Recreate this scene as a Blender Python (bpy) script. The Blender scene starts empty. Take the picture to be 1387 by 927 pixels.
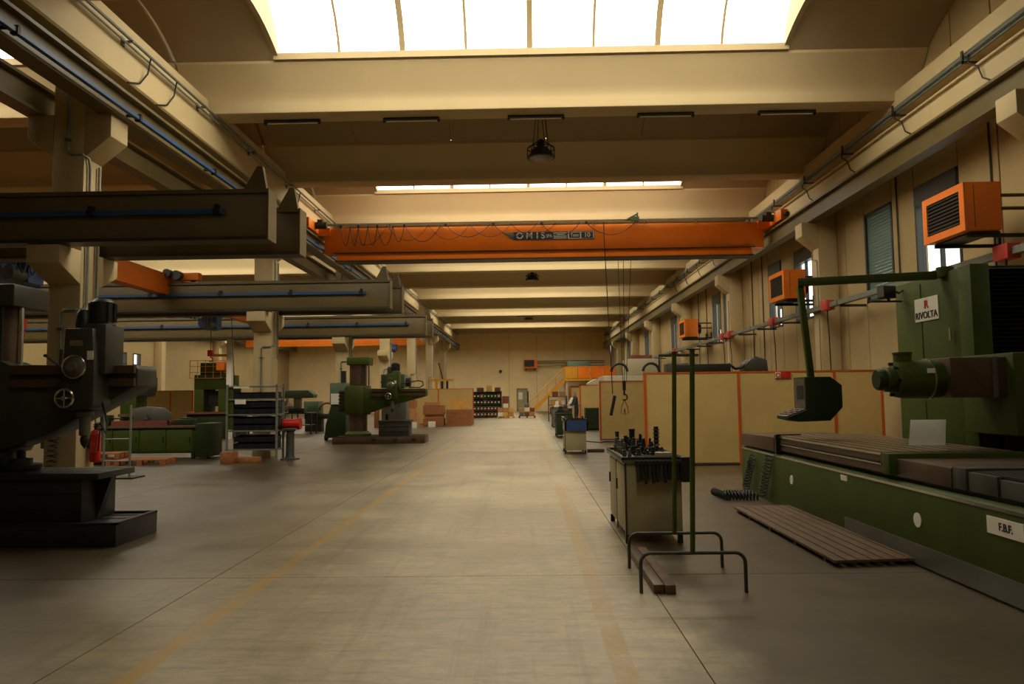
import bpy, bmesh, math, random
from mathutils import Vector, Matrix
random.seed(7)
SC = bpy.context.scene
COL = SC.collection

# ------------------------------------------------------------------ camera
YAW, PITCH, ROLL = 1.79010292e-02, 7.15109970e-02, -1.24347671e-02
fwd = Vector((-math.sin(YAW)*math.cos(PITCH), math.cos(YAW)*math.cos(PITCH), math.sin(PITCH)))
rgt = Vector((math.cos(YAW), math.sin(YAW), 0)); upv = rgt.cross(fwd)
r2 = rgt*math.cos(ROLL) + upv*math.sin(ROLL); u2 = -rgt*math.sin(ROLL) + upv*math.cos(ROLL)
cd = bpy.data.cameras.new('camera'); cam = bpy.data.objects.new('camera', cd); COL.objects.link(cam)
cd.sensor_fit = 'HORIZONTAL'; cd.sensor_width = 36.0; cd.lens = 1011.2/1387*36.0
cd.clip_start = .05; cd.clip_end = 400
M = Matrix((r2, u2, -fwd)).transposed().to_4x4(); M.translation = Vector((0, 0, 1.6))
cam.matrix_world = M
SC.camera = cam

# ------------------------------------------------------------------ world, light, exposure
w = bpy.data.worlds.new('overcast_sky'); SC.world = w; w.use_nodes = True
bg = w.node_tree.nodes['Background']; bg.inputs[0].default_value = (1.0, .97, .92, 1); bg.inputs[1].default_value = 3.0
SKYLIGHT_STRENGTH = 9.0
SKYLIGHT_COLOR = (1.0, .91, .72, 1)
SC.view_settings.view_transform = 'Standard'; SC.view_settings.look = 'None'
SC.view_settings.gamma = 1.0; SC.view_settings.use_curve_mapping = False
SC.view_settings.exposure = -0.4
cy = SC.cycles
cy.use_denoising = True
try: cy.denoiser = 'OPENIMAGEDENOISE'
except Exception: pass
cy.max_bounces = 10; cy.diffuse_bounces = 7; cy.glossy_bounces = 3; cy.transmission_bounces = 4
cy.sample_clamp_indirect = 25.0
cy.caustics_reflective = False; cy.caustics_refractive = False

# ------------------------------------------------------------------ materials
def lin(c):
    return tuple((v/255/12.92 if v/255 <= .04045 else ((v/255+.055)/1.055)**2.4) for v in c)
MATS = {}
def mat(name, rgb, rough=.6, metal=0, var=.12, scale=3.0, bump=0.0, bscale=40, spec=.5):
    if name in MATS: return MATS[name]
    m = bpy.data.materials.new(name); m.use_nodes = True; nt = m.node_tree; N = nt.nodes; L = nt.links
    b = N['Principled BSDF']; c = lin(rgb)
    b.inputs['Roughness'].default_value = rough; b.inputs['Metallic'].default_value = metal
    b.inputs['Specular IOR Level'].default_value = spec
    if var > 0:
        g = N.new('ShaderNodeNewGeometry'); nz = N.new('ShaderNodeTexNoise')
        nz.inputs['Scale'].default_value = scale; nz.inputs['Detail'].default_value = 5; nz.inputs['Roughness'].default_value = .65
        L.new(g.outputs['Position'], nz.inputs['Vector'])
        mr = N.new('ShaderNodeMapRange'); mr.inputs[1].default_value = .3; mr.inputs[2].default_value = .7
        L.new(nz.outputs['Fac'], mr.inputs[0])
        mx = N.new('ShaderNodeMix'); mx.data_type = 'RGBA'
        mx.inputs[6].default_value = tuple(x*(1-var) for x in c)+(1,); mx.inputs[7].default_value = tuple(min(1, x*(1+var)) for x in c)+(1,)
        L.new(mr.outputs[0], mx.inputs[0]); L.new(mx.outputs[2], b.inputs['Base Color'])
        if bump > 0:
            n2 = N.new('ShaderNodeTexNoise'); n2.inputs['Scale'].default_value = bscale; n2.inputs['Detail'].default_value = 4
            L.new(g.outputs['Position'], n2.inputs['Vector'])
            bp = N.new('ShaderNodeBump'); bp.inputs['Strength'].default_value = bump; bp.inputs['Distance'].default_value = .01
            L.new(n2.outputs['Fac'], bp.inputs['Height']); L.new(bp.outputs[0], b.inputs['Normal'])
    else:
        b.inputs['Base Color'].default_value = c+(1,)
    MATS[name] = m
    return m
def emis(name, rgba, s):
    m = bpy.data.materials.new(name); m.use_nodes = True; nt = m.node_tree; N = nt.nodes
    for n in list(N): N.remove(n)
    o = N.new('ShaderNodeOutputMaterial'); e = N.new('ShaderNodeEmission')
    e.inputs[0].default_value = rgba; e.inputs[1].default_value = s
    nt.links.new(e.outputs[0], o.inputs[0]); MATS[name] = m; return m
def glassmat():
    m = bpy.data.materials.new('window_glass'); m.use_nodes = True; nt = m.node_tree; N = nt.nodes
    for n in list(N): N.remove(n)
    o = N.new('ShaderNodeOutputMaterial'); t = N.new('ShaderNodeBsdfTransparent'); g = N.new('ShaderNodeBsdfGlossy')
    t.inputs[0].default_value = (.93, .95, .93, 1); g.inputs['Roughness'].default_value = .03
    x = N.new('ShaderNodeMixShader'); x.inputs[0].default_value = .08
    nt.links.new(t.outputs[0], x.inputs[1]); nt.links.new(g.outputs[0], x.inputs[2]); nt.links.new(x.outputs[0], o.inputs[0])
    return m
def floormat():
    m = bpy.data.materials.new('worn_concrete'); m.use_nodes = True; nt = m.node_tree; N = nt.nodes; L = nt.links
    b = N['Principled BSDF']; g = N.new('ShaderNodeNewGeometry')
    def noise(scale, vec=None, detail=6, rough=.6):
        n = N.new('ShaderNodeTexNoise'); n.inputs['Scale'].default_value = scale; n.inputs['Detail'].default_value = detail
        n.inputs['Roughness'].default_value = rough; L.new(vec or g.outputs['Position'], n.inputs['Vector']); return n.outputs['Fac']
    def rng(v, a, b_, c=0, d=1):
        r = N.new('ShaderNodeMapRange'); r.inputs[1].default_value = a; r.inputs[2].default_value = b_
        r.inputs[3].default_value = c; r.inputs[4].default_value = d; L.new(v, r.inputs[0]); return r.outputs[0]
    def math_(op, a, b_=None):
        n = N.new('ShaderNodeMath'); n.operation = op
        for i, v in enumerate((a, b_)):
            if v is None: continue
            if hasattr(v, 'links') or hasattr(v, 'is_output'): L.new(v, n.inputs[i])
            else: n.inputs[i].default_value = v
        return n.outputs[0]
    def mix(f, a, b_):
        n = N.new('ShaderNodeMix'); n.data_type = 'RGBA'
        if hasattr(f, 'is_output'): L.new(f, n.inputs[0])
        else: n.inputs[0].default_value = f
        for i, v in ((6, a), (7, b_)):
            if hasattr(v, 'is_output'): L.new(v, n.inputs[i])
            else: n.inputs[i].default_value = v
        return n.outputs[2]
    base = mix(rng(noise(.55), .3, .7), lin((152, 140, 111))+(1,), lin((204, 190, 153))+(1,))
    base = mix(rng(noise(6.0, detail=8, rough=.75), .35, .7, 0, .45), base, lin((112, 102, 80))+(1,))
    mp = N.new('ShaderNodeMapping'); mp.inputs['Scale'].default_value = (2.2, .10, 1); L.new(g.outputs['Position'], mp.inputs['Vector'])
    base = mix(rng(noise(1.6, mp.outputs[0], 7, .7), .52, .70, 0, .5), base, lin((100, 90, 70))+(1,))
    mp2 = N.new('ShaderNodeMapping'); mp2.inputs['Scale'].default_value = (.12, 1.6, 1); L.new(g.outputs['Position'], mp2.inputs['Vector'])
    base = mix(rng(noise(1.2, mp2.outputs[0], 6, .7), .54, .72, 0, .4), base, lin((104, 95, 74))+(1,))
    mp3 = N.new('ShaderNodeMapping'); mp3.inputs['Scale'].default_value = (.9, 5.0, 1); mp3.inputs['Rotation'].default_value = (0, 0, .12); L.new(g.outputs['Position'], mp3.inputs['Vector'])
    base = mix(rng(noise(2.4, mp3.outputs[0], 9, .8), .48, .68, 0, .65), base, lin((106, 96, 74))+(1,))
    base = mix(rng(noise(9.0, detail=9, rough=.85), .56, .66, 0, .5), base, lin((96, 88, 68))+(1,))
    base = mix(rng(noise(.9, detail=3), .58, .78, 0, .3), base, lin((62, 56, 46))+(1,))
    sx = N.new('ShaderNodeSeparateXYZ'); L.new(g.outputs['Position'], sx.inputs[0]); X, Y = sx.outputs[0], sx.outputs[1]
    # cleaner aisle, oily work zones, plus sideways light falloff painted into the colour
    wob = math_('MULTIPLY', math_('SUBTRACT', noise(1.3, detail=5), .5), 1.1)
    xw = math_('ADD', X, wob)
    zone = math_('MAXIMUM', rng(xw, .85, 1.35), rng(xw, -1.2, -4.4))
    dirt_falloff = N.new('ShaderNodeMix'); dirt_falloff.data_type = 'RGBA'; dirt_falloff.blend_type = 'MULTIPLY'
    L.new(zone, dirt_falloff.inputs[0]); L.new(base, dirt_falloff.inputs[6]); dirt_falloff.inputs[7].default_value = (.17, .14, .105, 1)
    base = dirt_falloff.outputs[2]
    def stripe(x0, hw):
        d = math_('ABSOLUTE', math_('SUBTRACT', X, x0)); return rng(d, hw-.006, hw+.006, 1, 0)
    wear = rng(noise(2.3, detail=8, rough=.8), .36, .56)
    yl = stripe(-2.31, .065); yl = math_('MULTIPLY', yl, rng(Y, 46.0, 46.3, 1, 0))
    yr = stripe(.55, .07)
    gap = math_('MULTIPLY', rng(Y, 13.8, 13.85), rng(Y, 16.1, 16.15, 1, 0))
    yr = math_('MULTIPLY', yr, math_('SUBTRACT', 1.0, gap)); yr = math_('MULTIPLY', yr, rng(Y, 46.6, 46.8, 1, 0))
    ln = math_('MULTIPLY', math_('ADD', yl, yr), math_('MULTIPLY', wear, .85))
    base = mix(ln, base, lin((164, 128, 44))+(1,))
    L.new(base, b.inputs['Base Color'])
    L.new(rng(noise(1.1, detail=3), .3, .7, .31, .42), b.inputs['Roughness'])
    b.inputs['Specular IOR Level'].default_value = .6
    b.inputs['Coat Weight'].default_value = .35; b.inputs['Coat IOR'].default_value = 1.75; b.inputs['Coat Roughness'].default_value = .42; b.inputs['Coat Tint'].default_value = (1, .96, .86, 1)
    bp = N.new('ShaderNodeBump'); bp.inputs['Strength'].default_value = .12; bp.inputs['Distance'].default_value = .004
    L.new(noise(30, detail=5), bp.inputs['Height']); L.new(bp.outputs[0], b.inputs['Normal'])
    return m

CREAM = mat('cream_paint', (200, 180, 136), .7, var=.06, scale=.8)
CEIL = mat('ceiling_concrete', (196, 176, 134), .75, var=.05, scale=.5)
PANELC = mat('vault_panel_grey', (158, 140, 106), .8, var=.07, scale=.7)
WALLC = mat('wall_cream', (172, 150, 104), .8, var=.10, scale=.6, bump=.15, bscale=12)
WALLB = mat('back_wall_cream', (236, 213, 162), .8, var=.08, scale=.5)
OLIVE = mat('olive_steel', (106, 92, 57), .5, var=.15, scale=1.5)
OLIVED = mat('dark_olive_steel', (62, 55, 38), .5, var=.15, scale=1.5)
STEEL = mat('grey_steel', (112, 112, 104), .4, .6, var=.15)
GALV = mat('galvanised', (128, 134, 124), .45, .35, var=.12, scale=6)
BLUE = mat('blue_rail', (44, 84, 130), .5, var=.12)
BLUED = mat('blue_paint', (40, 64, 110), .5, var=.15)
ORANGE = mat('orange_paint', (238, 124, 22), .42, var=.10, scale=1.2)
ORANGEF = mat('orange_frame', (188, 86, 20), .5, var=.1)
YELLOW = mat('yellow_paint', (212, 148, 34), .5, var=.12)
GREEN = mat('machine_green', (60, 74, 15), .55, var=.14, scale=2.5, spec=.3)
GREEND = mat('dark_green', (34, 48, 14), .55, var=.16, scale=2.5, spec=.3)
GREENT = mat('teal_green', (86, 104, 80), .5, var=.12)
DARK = mat('dark_iron', (40, 40, 36), .45, .3, var=.25, scale=5)
DARKG = mat('dark_grey_paint', (56, 56, 48), .45, var=.2, scale=4)
BLACK = mat('black_rubber', (18, 18, 17), .6, var=.2)
IRON = mat('machined_iron', (126, 108, 84), .35, .55, var=.2, scale=7)
IRONB = mat('brown_iron', (88, 68, 50), .45, .3, var=.25, scale=6)
CHROME = mat('bright_steel', (190, 188, 176), .22, .9, var=.06)
RED = mat('red_paint', (186, 28, 24), .4, var=.1)
REDS = mat('red_box', (196, 62, 54), .5, var=.1)
RUST = mat('rust_red', (118, 62, 42), .7, var=.2, scale=6)
WHITE = mat('white_paint', (222, 218, 204), .5, var=.06)
MCH = mat('machine_offwhite', (172, 164, 138), .5, var=.06)
PAPER = mat('white_paper', (228, 222, 204), .8, var=.05)
BOARD = mat('cream_board', (196, 168, 104), .6, var=.10, scale=1.4)
CABG = mat('cabinet_grey', (158, 148, 112), .5, var=.14, scale=2)
WOOD = mat('wood_brown', (150, 96, 52), .7, var=.3, scale=9)
WOODL = mat('wood_light', (204, 158, 82), .7, var=.2, scale=9)
WOODD = mat('wood_dark', (92, 70, 46), .75, var=.3, scale=9)
CARD = mat('cardboard', (172, 124, 76), .8, var=.15, scale=5)
SHUT = mat('shutter_teal', (84, 112, 98), .6, var=.08)
FRAME = mat('window_frame_dark', (44, 46, 42), .5, var=.1)
SKIN = mat('skin', (196, 146, 116), .6, var=.05)
HAIR = mat('hair', (34, 26, 20), .7, var=.1)
CLOTHD = mat('cloth_dark', (38, 38, 44), .8, var=.15)
CLOTHW = mat('cloth_light', (196, 190, 180), .8, var=.1)
CURB = mat('curb_sheet', (150, 132, 96), .7, var=.05)
GLASS = glassmat()
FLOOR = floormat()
JOINT = mat('joint_dark', (46, 40, 30), .9, var=.1)
GLOW = emis('skylight_sheet', SKYLIGHT_COLOR, SKYLIGHT_STRENGTH)

# ------------------------------------------------------------------ helpers
ORD = ('first','second','third','fourth','fifth','sixth','seventh','eighth')
class MB:
    def __init__(s): s.v = []; s.f = []
    def add(s, vs, fs):
        o = len(s.v); s.v += [tuple(v) for v in vs]; s.f += [tuple(i+o for i in f) for f in fs]; return s
    def box(s, x0, x1, y0, y1, z0, z1):
        return s.add([(x0,y0,z0),(x1,y0,z0),(x1,y1,z0),(x0,y1,z0),(x0,y0,z1),(x1,y0,z1),(x1,y1,z1),(x0,y1,z1)],
                     [(0,3,2,1),(4,5,6,7),(0,1,5,4),(1,2,6,5),(2,3,7,6),(3,0,4,7)])
    def cbox(s, c, d, rz=0, ry=0):
        cz, sz = math.cos(rz), math.sin(rz); R = Matrix.Rotation(rz, 3, 'Z') @ Matrix.Rotation(ry, 3, 'Y')
        vs = [Vector(c)+R @ Vector((x*d[0]/2, y*d[1]/2, z*d[2]/2)) for z in (-1,1) for x, y in ((-1,-1),(1,-1),(1,1),(-1,1))]
        return s.add(vs, [(0,3,2,1),(4,5,6,7),(0,1,5,4),(1,2,6,5),(2,3,7,6),(3,0,4,7)])
    def prism(s, poly, axis, a0, a1):
        def p(u, v, a): return (a,u,v) if axis == 'x' else ((u,a,v) if axis == 'y' else (u,v,a))
        n = len(poly)
        vs = [p(u,v,a0) for u, v in poly]+[p(u,v,a1) for u, v in poly]
        return s.add(vs, [tuple(range(n))[::-1], tuple(range(n,2*n))]+[(i,(i+1)%n,n+(i+1)%n,n+i) for i in range(n)])
    def cyl(s, p0, p1, r, n=12, r1=None):
        p0, p1 = Vector(p0), Vector(p1); d = (p1-p0).normalized(); r1 = r if r1 is None else r1
        a = d.orthogonal().normalized(); b = d.cross(a)
        vs = []
        for P, rr in ((p0, r), (p1, r1)):
            for i in range(n):
                t = 2*math.pi*i/n; vs.append(P+a*rr*math.cos(t)+b*rr*math.sin(t))
        return s.add(vs, [tuple(range(n))[::-1], tuple(range(n,2*n))]+[(i,(i+1)%n,n+(i+1)%n,n+i) for i in range(n)])
    def tube(s, pts, r, n=6):
        pts = [Vector(p) for p in pts]; rings = []; ref = None
        for i, P in enumerate(pts):
            d = (pts[min(i+1,len(pts)-1)]-pts[max(i-1,0)]).normalized()
            if ref is None: ref = d.orthogonal().normalized()
            a = (ref-d*ref.dot(d))
            a = a.normalized() if a.length > 1e-5 else d.orthogonal().normalized()
            ref = a; b = d.cross(a)
            rings.append([P+a*r*math.cos(2*math.pi*k/n)+b*r*math.sin(2*math.pi*k/n) for k in range(n)])
        vs = [v for R in rings for v in R]; m = len(pts)
        fs = [(i*n+k, i*n+(k+1)%n, (i+1)*n+(k+1)%n, (i+1)*n+k) for i in range(m-1) for k in range(n)]
        return s.add(vs, fs+[tuple(range(n))[::-1], tuple(range((m-1)*n, m*n))])
    def lathe(s, prof, c=(0,0,0), n=20, axis='z'):
        vs = []
        for r, h in prof:
            for k in range(n):
                t = 2*math.pi*k/n; a, b = r*math.cos(t), r*math.sin(t)
                vs.append((c[0]+a, c[1]+b, c[2]+h) if axis == 'z' else ((c[0]+a, c[1]+h, c[2]+b) if axis == 'y' else (c[0]+h, c[1]+a, c[2]+b)))
        m = len(prof)
        fs = [(i*n+k, i*n+(k+1)%n, (i+1)*n+(k+1)%n, (i+1)*n+k) for i in range(m-1) for k in range(n)]
        return s.add(vs, fs+[tuple(range(n))[::-1], tuple(range((m-1)*n, m*n))])
    def ring(s, c, R, r, axis='y', n=20, m=6, a0=0, a1=2*math.pi):
        pts = []
        for i in range(n+1):
            t = a0+(a1-a0)*i/n; a, b = R*math.cos(t), R*math.sin(t)
            pts.append((c[0]+a, c[1]+b, c[2]) if axis == 'z' else ((c[0]+a, c[1], c[2]+b) if axis == 'y' else (c[0], c[1]+a, c[2]+b)))
        return s.tube(pts, r, m)
    def mesh(s, name, material, org=(0,0,0), bevel=0):
        me = bpy.data.meshes.new(name); o = Vector(org)
        me.from_pydata([Vector(v)-o for v in s.v], [], s.f)
        bm = bmesh.new(); bm.from_mesh(me); bmesh.ops.recalc_face_normals(bm, faces=bm.faces)
        if bevel > 0:
            ed = [e for e in bm.edges if len(e.link_faces) == 2 and e.calc_face_angle(0) > .5]
            bmesh.ops.bevel(bm, geom=ed, offset=bevel, segments=2, affect='EDGES', profile=.5, clamp_overlap=True)
        bm.to_mesh(me); bm.free()
        me.materials.append(material)
        for p in me.polygons: p.use_smooth = True
        try: me.set_sharp_from_angle(angle=math.radians(38))
        except Exception: pass
        return me
ORG = {}
def link(name, me, parent=None, loc=(0,0,0)):
    o = bpy.data.objects.new(name, me); COL.objects.link(o); o.location = loc
    if parent is not None: o.parent = parent
    return o
def tag(o, label=None, cat=None, group=None, kind=None):
    if label: o['label'] = label
    if cat: o['category'] = cat
    if group: o['group'] = group
    if kind: o['kind'] = kind
    return o
def thing(name, label, cat, loc=(0,0,0), group=None):
    o = link(name, None, None, loc); o.empty_display_size = .2; ORG[o.name] = Vector(loc)
    return tag(o, label, cat, group)
def struct(name, loc=(0,0,0)):
    o = link(name, None, None, loc); ORG[o.name] = Vector(loc); o['kind'] = 'structure'; return o
def part(name, mb, m, parent, bevel=0, label=None):
    g = ORG[parent.name]; o = link(name, mb.mesh(name, m, g, bevel), parent); ORG[o.name] = g
    if label: o['label'] = label
    return o
def single(name, mb, m, label, cat, loc=(0,0,0), group=None, bevel=0):
    o = link(name, mb.mesh(name, m, loc, bevel), None, loc); ORG[o.name] = Vector(loc); return tag(o, label, cat, group)
def sstruct(name, mb, m, bevel=0):
    o = link(name, mb.mesh(name, m, (0,0,0), bevel)); ORG[o.name] = Vector((0,0,0)); o['kind'] = 'structure'; return o
def copy_tree(o, parent=None, loc=None, label=None, rz=None):
    c = o.copy(); COL.objects.link(c); c.parent = parent
    if loc is not None: c.location = loc
    if rz is not None: c.rotation_euler = (0,0,rz)
    if label: c['label'] = label
    for ch in o.children: copy_tree(ch, c)
    return c
def text(body, size, m, parent, pos, rot, name='lettering', squeeze=1.0):
    cu = bpy.data.curves.new('txt', 'FONT'); cu.body = body; cu.size = size; cu.extrude = .003
    cu.align_x = 'CENTER'; cu.align_y = 'CENTER'; cu.offset = size*.012
    t = bpy.data.objects.new('txt', cu); COL.objects.link(t)
    dg = bpy.context.evaluated_depsgraph_get(); me = bpy.data.meshes.new_from_object(t.evaluated_get(dg))
    bpy.data.objects.remove(t); me.materials.clear(); me.materials.append(m)
    o = link(name, me, parent, Vector(pos)-ORG[parent.name]); o.rotation_euler = rot; o.scale = (squeeze, 1, 1); return o
def catenary(a, b, sag, n=10):
    a, b = Vector(a), Vector(b)
    return [a.lerp(b, i/n)+Vector((0,0,-sag*4*(i/n)*(1-i/n))) for i in range(n+1)]
def helix(a, b, R, turns, n=10):
    a, b = Vector(a), Vector(b); d = (b-a).normalized(); u = d.orthogonal().normalized(); v = d.cross(u); T = int(turns*n)
    return [a.lerp(b, i/T)+u*R*math.cos(2*math.pi*i/n)+v*R*math.sin(2*math.pi*i/n) for i in range(T+1)]

# ================================================================== STRUCTURE
Y_FRONT, Y_BACK, X_LEFT, X_RIGHT = -4.5, 74.0, -23.6, 8.45
# floor: sub-base with separate cast slabs and open joints
floor = sstruct('floor', MB().box(X_LEFT-.3, X_RIGHT+.3, Y_FRONT-.3, Y_BACK+.3, -.4, -.02), JOINT)
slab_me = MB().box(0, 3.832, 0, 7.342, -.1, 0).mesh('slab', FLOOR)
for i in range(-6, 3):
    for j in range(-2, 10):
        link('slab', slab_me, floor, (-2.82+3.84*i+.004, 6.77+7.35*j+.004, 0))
# ceiling: roof deck above, Y-section beams, curved panels and glazed bays
ceil = sstruct('ceiling', MB().box(X_LEFT-.3, X_RIGHT+.3, Y_FRONT-.3, Y_BACK+.3, 10.19, 10.4), CEIL)
PITCHB, Y0B, ZB = 5.225, 15.67, 7.76
near = [(.05,0),(.015,.02),(0,.06),(-.02,.22),(-.05,.31),(-.12,.42),(-.27,.62),(-.5,.88),(-.5,.98)]
prof = near+[(.0,.6),(.2,.42),(.4,.42),(.6,.6)]+[(.6-y, z) for y, z in near[::-1]]
beam_me = MB().prism([(y,z) for y, z in prof], 'x', -7.28, 8.43).mesh('roof_beam', CEIL)
beam_ml = MB().prism([(y,z) for y, z in prof], 'x', X_LEFT, -7.32).mesh('roof_beam', CEIL)
for n in range(-4, 12):
    if n == -4: continue
    link('roof_beam', beam_me, ceil, (0, Y0B+PITCHB*n, ZB)); link('roof_beam', beam_ml, ceil, (0, Y0B+PITCHB*n, ZB))
def arc(rise, n=12, span=PITCHB-1.6):
    R = (span*span/4+rise*rise)/(2*rise); a = math.asin(span/2/R)
    return [(span/2+R*math.sin(-a+2*a*i/n), R*math.cos(-a+2*a*i/n)-(R-rise)) for i in range(n+1)]
def shell(x0, x1, rise, th=.06):
    lo = arc(rise); hi = [(y, z+th) for y, z in lo]
    return MB().prism(lo+hi[::-1], 'x', x0, x1)
panel_me = shell(.005, 2.645, .55).mesh('vault_panel', PANELC)
panel_back = shell(0, 15.9, .56).mesh('joint_backing', JOINT)
panel_side = shell(.012, 2.1, .55).mesh('vault_panel', PANELC)
panel_side2 = shell(.012, 2.9, .55).mesh('vault_panel', PANELC)
SK0 = -5.15
sky_pane = shell(.03, 1.30, 1.3, .02).mesh('pane', GLOW)
sky_minor = MB().prism(arc(1.275)+[(y, z+.07) for y, z in arc(1.275)][::-1], 'x', -.022, .022).mesh('glazing_bar', CURB)
sky_major = MB().prism(arc(1.24)+[(y, z+.11) for y, z in arc(1.24)][::-1], 'x', -.06, .06).mesh('mullion', CURB)
lo, hi = arc(.40), arc(1.32)
sky_curb = MB().prism(lo+hi[::-1][1:-1], 'x', -.05, .05).mesh('side_curb', CURB)
sky_sill = MB().box(SK0-.05, SK0+10.69, -.05, .10, -.04, .10).mesh('sill', CURB)
for n in range(-3, 12):
    ys = Y0B+PITCHB*n+1.1; zs = ZB+.94
    glazed = (n % 2 == 1) and -1 <= n < 11
    for dx in (0, -15.8):
        if n == -3 and dx == 0:      # unseen end bay: two glowing panes added to light the foreground
            for xx, me_ in ((-7.3, panel_me), (-4.65, panel_side), (-3.26, panel_side), (1.52, panel_me), (4.18, panel_me), (6.2, panel_side)): link('vault_panel', me_, ceil, (xx, ys, zs))
            sk = link('skylight', sky_pane, ceil, (SK0+1.331*3, ys, zs+.02))
            link('pane', sky_pane, sk, (1.331, 0, 0))
            for i in range(3): link('side_curb' if i != 1 else 'mullion', sky_curb if i != 1 else sky_major, sk, (1.331*i, 0, 0))
        elif not glazed:
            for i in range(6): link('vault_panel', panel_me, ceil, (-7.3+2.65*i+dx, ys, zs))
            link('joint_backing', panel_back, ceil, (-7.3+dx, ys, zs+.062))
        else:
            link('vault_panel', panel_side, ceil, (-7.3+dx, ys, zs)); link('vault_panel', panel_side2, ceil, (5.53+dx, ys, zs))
            sk = link('skylight', sky_sill, ceil, (dx, ys, zs+.02))
            link('sill', sky_sill, sk, (0, PITCHB-1.6-.05, 0))
            for i in range(8): link('pane', sky_pane, sk, (SK0+1.331*i, 0, 0))
            for i in range(9):
                if i in (0, 8): link('side_curb', sky_curb, sk, (SK0+1.331*i, 0, 0))
                elif i % 2 == 0: link('mullion', sky_major, sk, (SK0+1.331*i, 0, 0))
                else: link('glazing_bar', sky_minor, sk, (SK0+1.331*i, 0, 0))
# longitudinal girders on the column heads
gl = struct('trim_1'); g = MB().prism([(-7.3,7.09),(-6.83,7.09),(-6.80,7.12),(-6.80,8.06),(-6.83,8.09),(-7.3,8.09)], 'y', Y_FRONT, Y_BACK); part('girder', g, CREAM, gl)
gr = struct('trim_2'); g = MB().prism([(8.43,6.70),(7.93,6.70),(7.88,6.74),(7.88,7.12),(7.96,7.20),(8.12,7.25),(8.12,7.42),(7.95,7.48),(7.95,7.95),(8.43,7.95)], 'y', Y_FRONT, Y_BACK); part('girder', g, CREAM, gr)
gw = struct('trim_3'); g = MB().box(X_LEFT+.02, X_LEFT+.5, Y_FRONT, Y_BACK, 7.0, 8.0); part('girder', g, CREAM, gw)
# columns
def column(xn, yn, side, lower=False, single_side=0, far=False):
    c = struct('column', (xn+.25, yn+.25, 0))
    x0, x1, y0, y1 = xn, xn+.51, yn, yn+.5
    top = 7.09 if xn > -20 and xn < 0 else (6.7 if xn > 0 else 7.0)
    part('shaft', MB().box(x0, x1, y0, y1, 0, top), CREAM, c, .018)
    zt = 6.17
    if single_side <= 0: part('corbel', MB().prism([(x0,5.46),(x0-.42,5.8),(x0-.42,zt),(x0,zt)], 'y', y0+.0, y1), CREAM, c, .012)
    if single_side >= 0: part('corbel', MB().prism([(x1,5.46),(x1+.42,5.8),(x1+.42,zt),(x1,zt)], 'y', y0+.0, y1), CREAM, c, .012)
    if lower:
        part('corbel', MB().prism([(y0,3.42),(y0-.55,3.68),(y0-.55,3.96),(y0,3.96)], 'x', x0, x1), CREAM, c, .012)
        part('corbel', MB().prism([(y1,3.42),(y1+.55,3.68),(y1+.55,3.96),(y1,3.96)], 'x', x0, x1), CREAM, c, .012)
    return c
for k in range(-1, 8):
    yk = 11.5+8.85*k
    if yk > Y_BACK-1: break
    c = column(-7.48, yk, 0, lower=k <= 3)
    if k >= 0:
        cm = MB()
        cm.tube([(-7.22, yk-.03, 6.9), (-7.22, yk-.03, 5.62), (-7.22, yk-.03, 5.56), (-7.16, yk-.03, 5.5), (-6.98, yk-.03, 5.5), (-6.93, yk+.06, 5.46), (-6.93, yk+.1, 5.3), (-6.93, yk+.1, 3.1), (-6.93, yk+.05, 3.04), (-7.02, yk-.03, 3.02), (-7.2, yk-.03, 3.02), (-7.25, yk-.03, 2.97), (-7.25, yk-.03, .8)], .021, 8)
        part('conduit', cm, GALV, c)
        part('conduit', MB().tube([(-6.93, yk+.36, 5.4), (-6.93, yk+.36, 2.7)], .021, 8), GALV, c)
        part('clip', MB().box(-6.97, -6.9, yk+.06, yk+.14, 4.3, 4.34).box(-6.97, -6.9, yk+.32, yk+.40, 4.3, 4.34).box(-7.29, -7.21, yk-.06, yk, 2.7, 2.74).box(-7.26, -7.18, yk-.06, yk, 5.72, 5.76), STEEL, c)
for k in range(-1, 7):
    yk = 11.2+8.85*k
    c = column(7.93, yk, 0, single_side=-1)
    if k >= 0:
        part('conduit', MB().tube([(7.9, yk+.36, 6.1), (7.9, yk+.36, 5.2), (7.9, yk+.10, 5.15), (7.9, yk+.06, 5.1), (7.9, yk+.06, 2.1)], .014, 6), GALV, c)
for k in range(0, 7): column(X_LEFT+.02, 11.5+8.85*k, 0, single_side=1)

# right wall: upright cast panels with window openings
WIN = [(5.2,6.8,0),(8.0,9.4,0),(14.4,16.05,1),(17.05,18.45,2),(21.8,23.3,1),(24.5,25.8,1),(30.4,31.7,1),(32.2,33.6,1),(39.4,40.8,1),(41.6,43.2,1),(48.5,50,1),(51.2,52.8,1),(57.5,59,0),(60.2,61.6,0)]
WZ0, WZ1 = 3.75, 5.95
wr = struct('wall_right')
y = Y_FRONT; segs = []
for (a, b, k) in WIN+[(Y_BACK, Y_BACK, -1)]:
    L_ = a-y; n = max(1, round(L_/1.2))
    for i in range(n): segs.append((y+L_*i/n, y+L_*(i+1)/n, False))
    if k >= 0: segs.append((a, b, True))
    y = b
for a, b, w_ in segs:
    if not w_: part('wall_panel', MB().box(8.45, 8.70, a+.02, b-.02, 0, 10.2), WALLC, wr)
    else:
        part('wall_panel', MB().box(8.45, 8.70, a+.012, b-.012, 0, WZ0), WALLC, wr)
        part('wall_panel', MB().box(8.45, 8.70, a+.012, b-.012, WZ1, 10.2), WALLC, wr)
for y_ in (13.35, 16.75, 20.75, 26.4, 27.6, 29.9, 34.6, 36.2): part('conduit', MB().cyl((8.42, y_, 1.6), (8.42, y_, 6.6), .018, 6), DARKG, wr)
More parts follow.
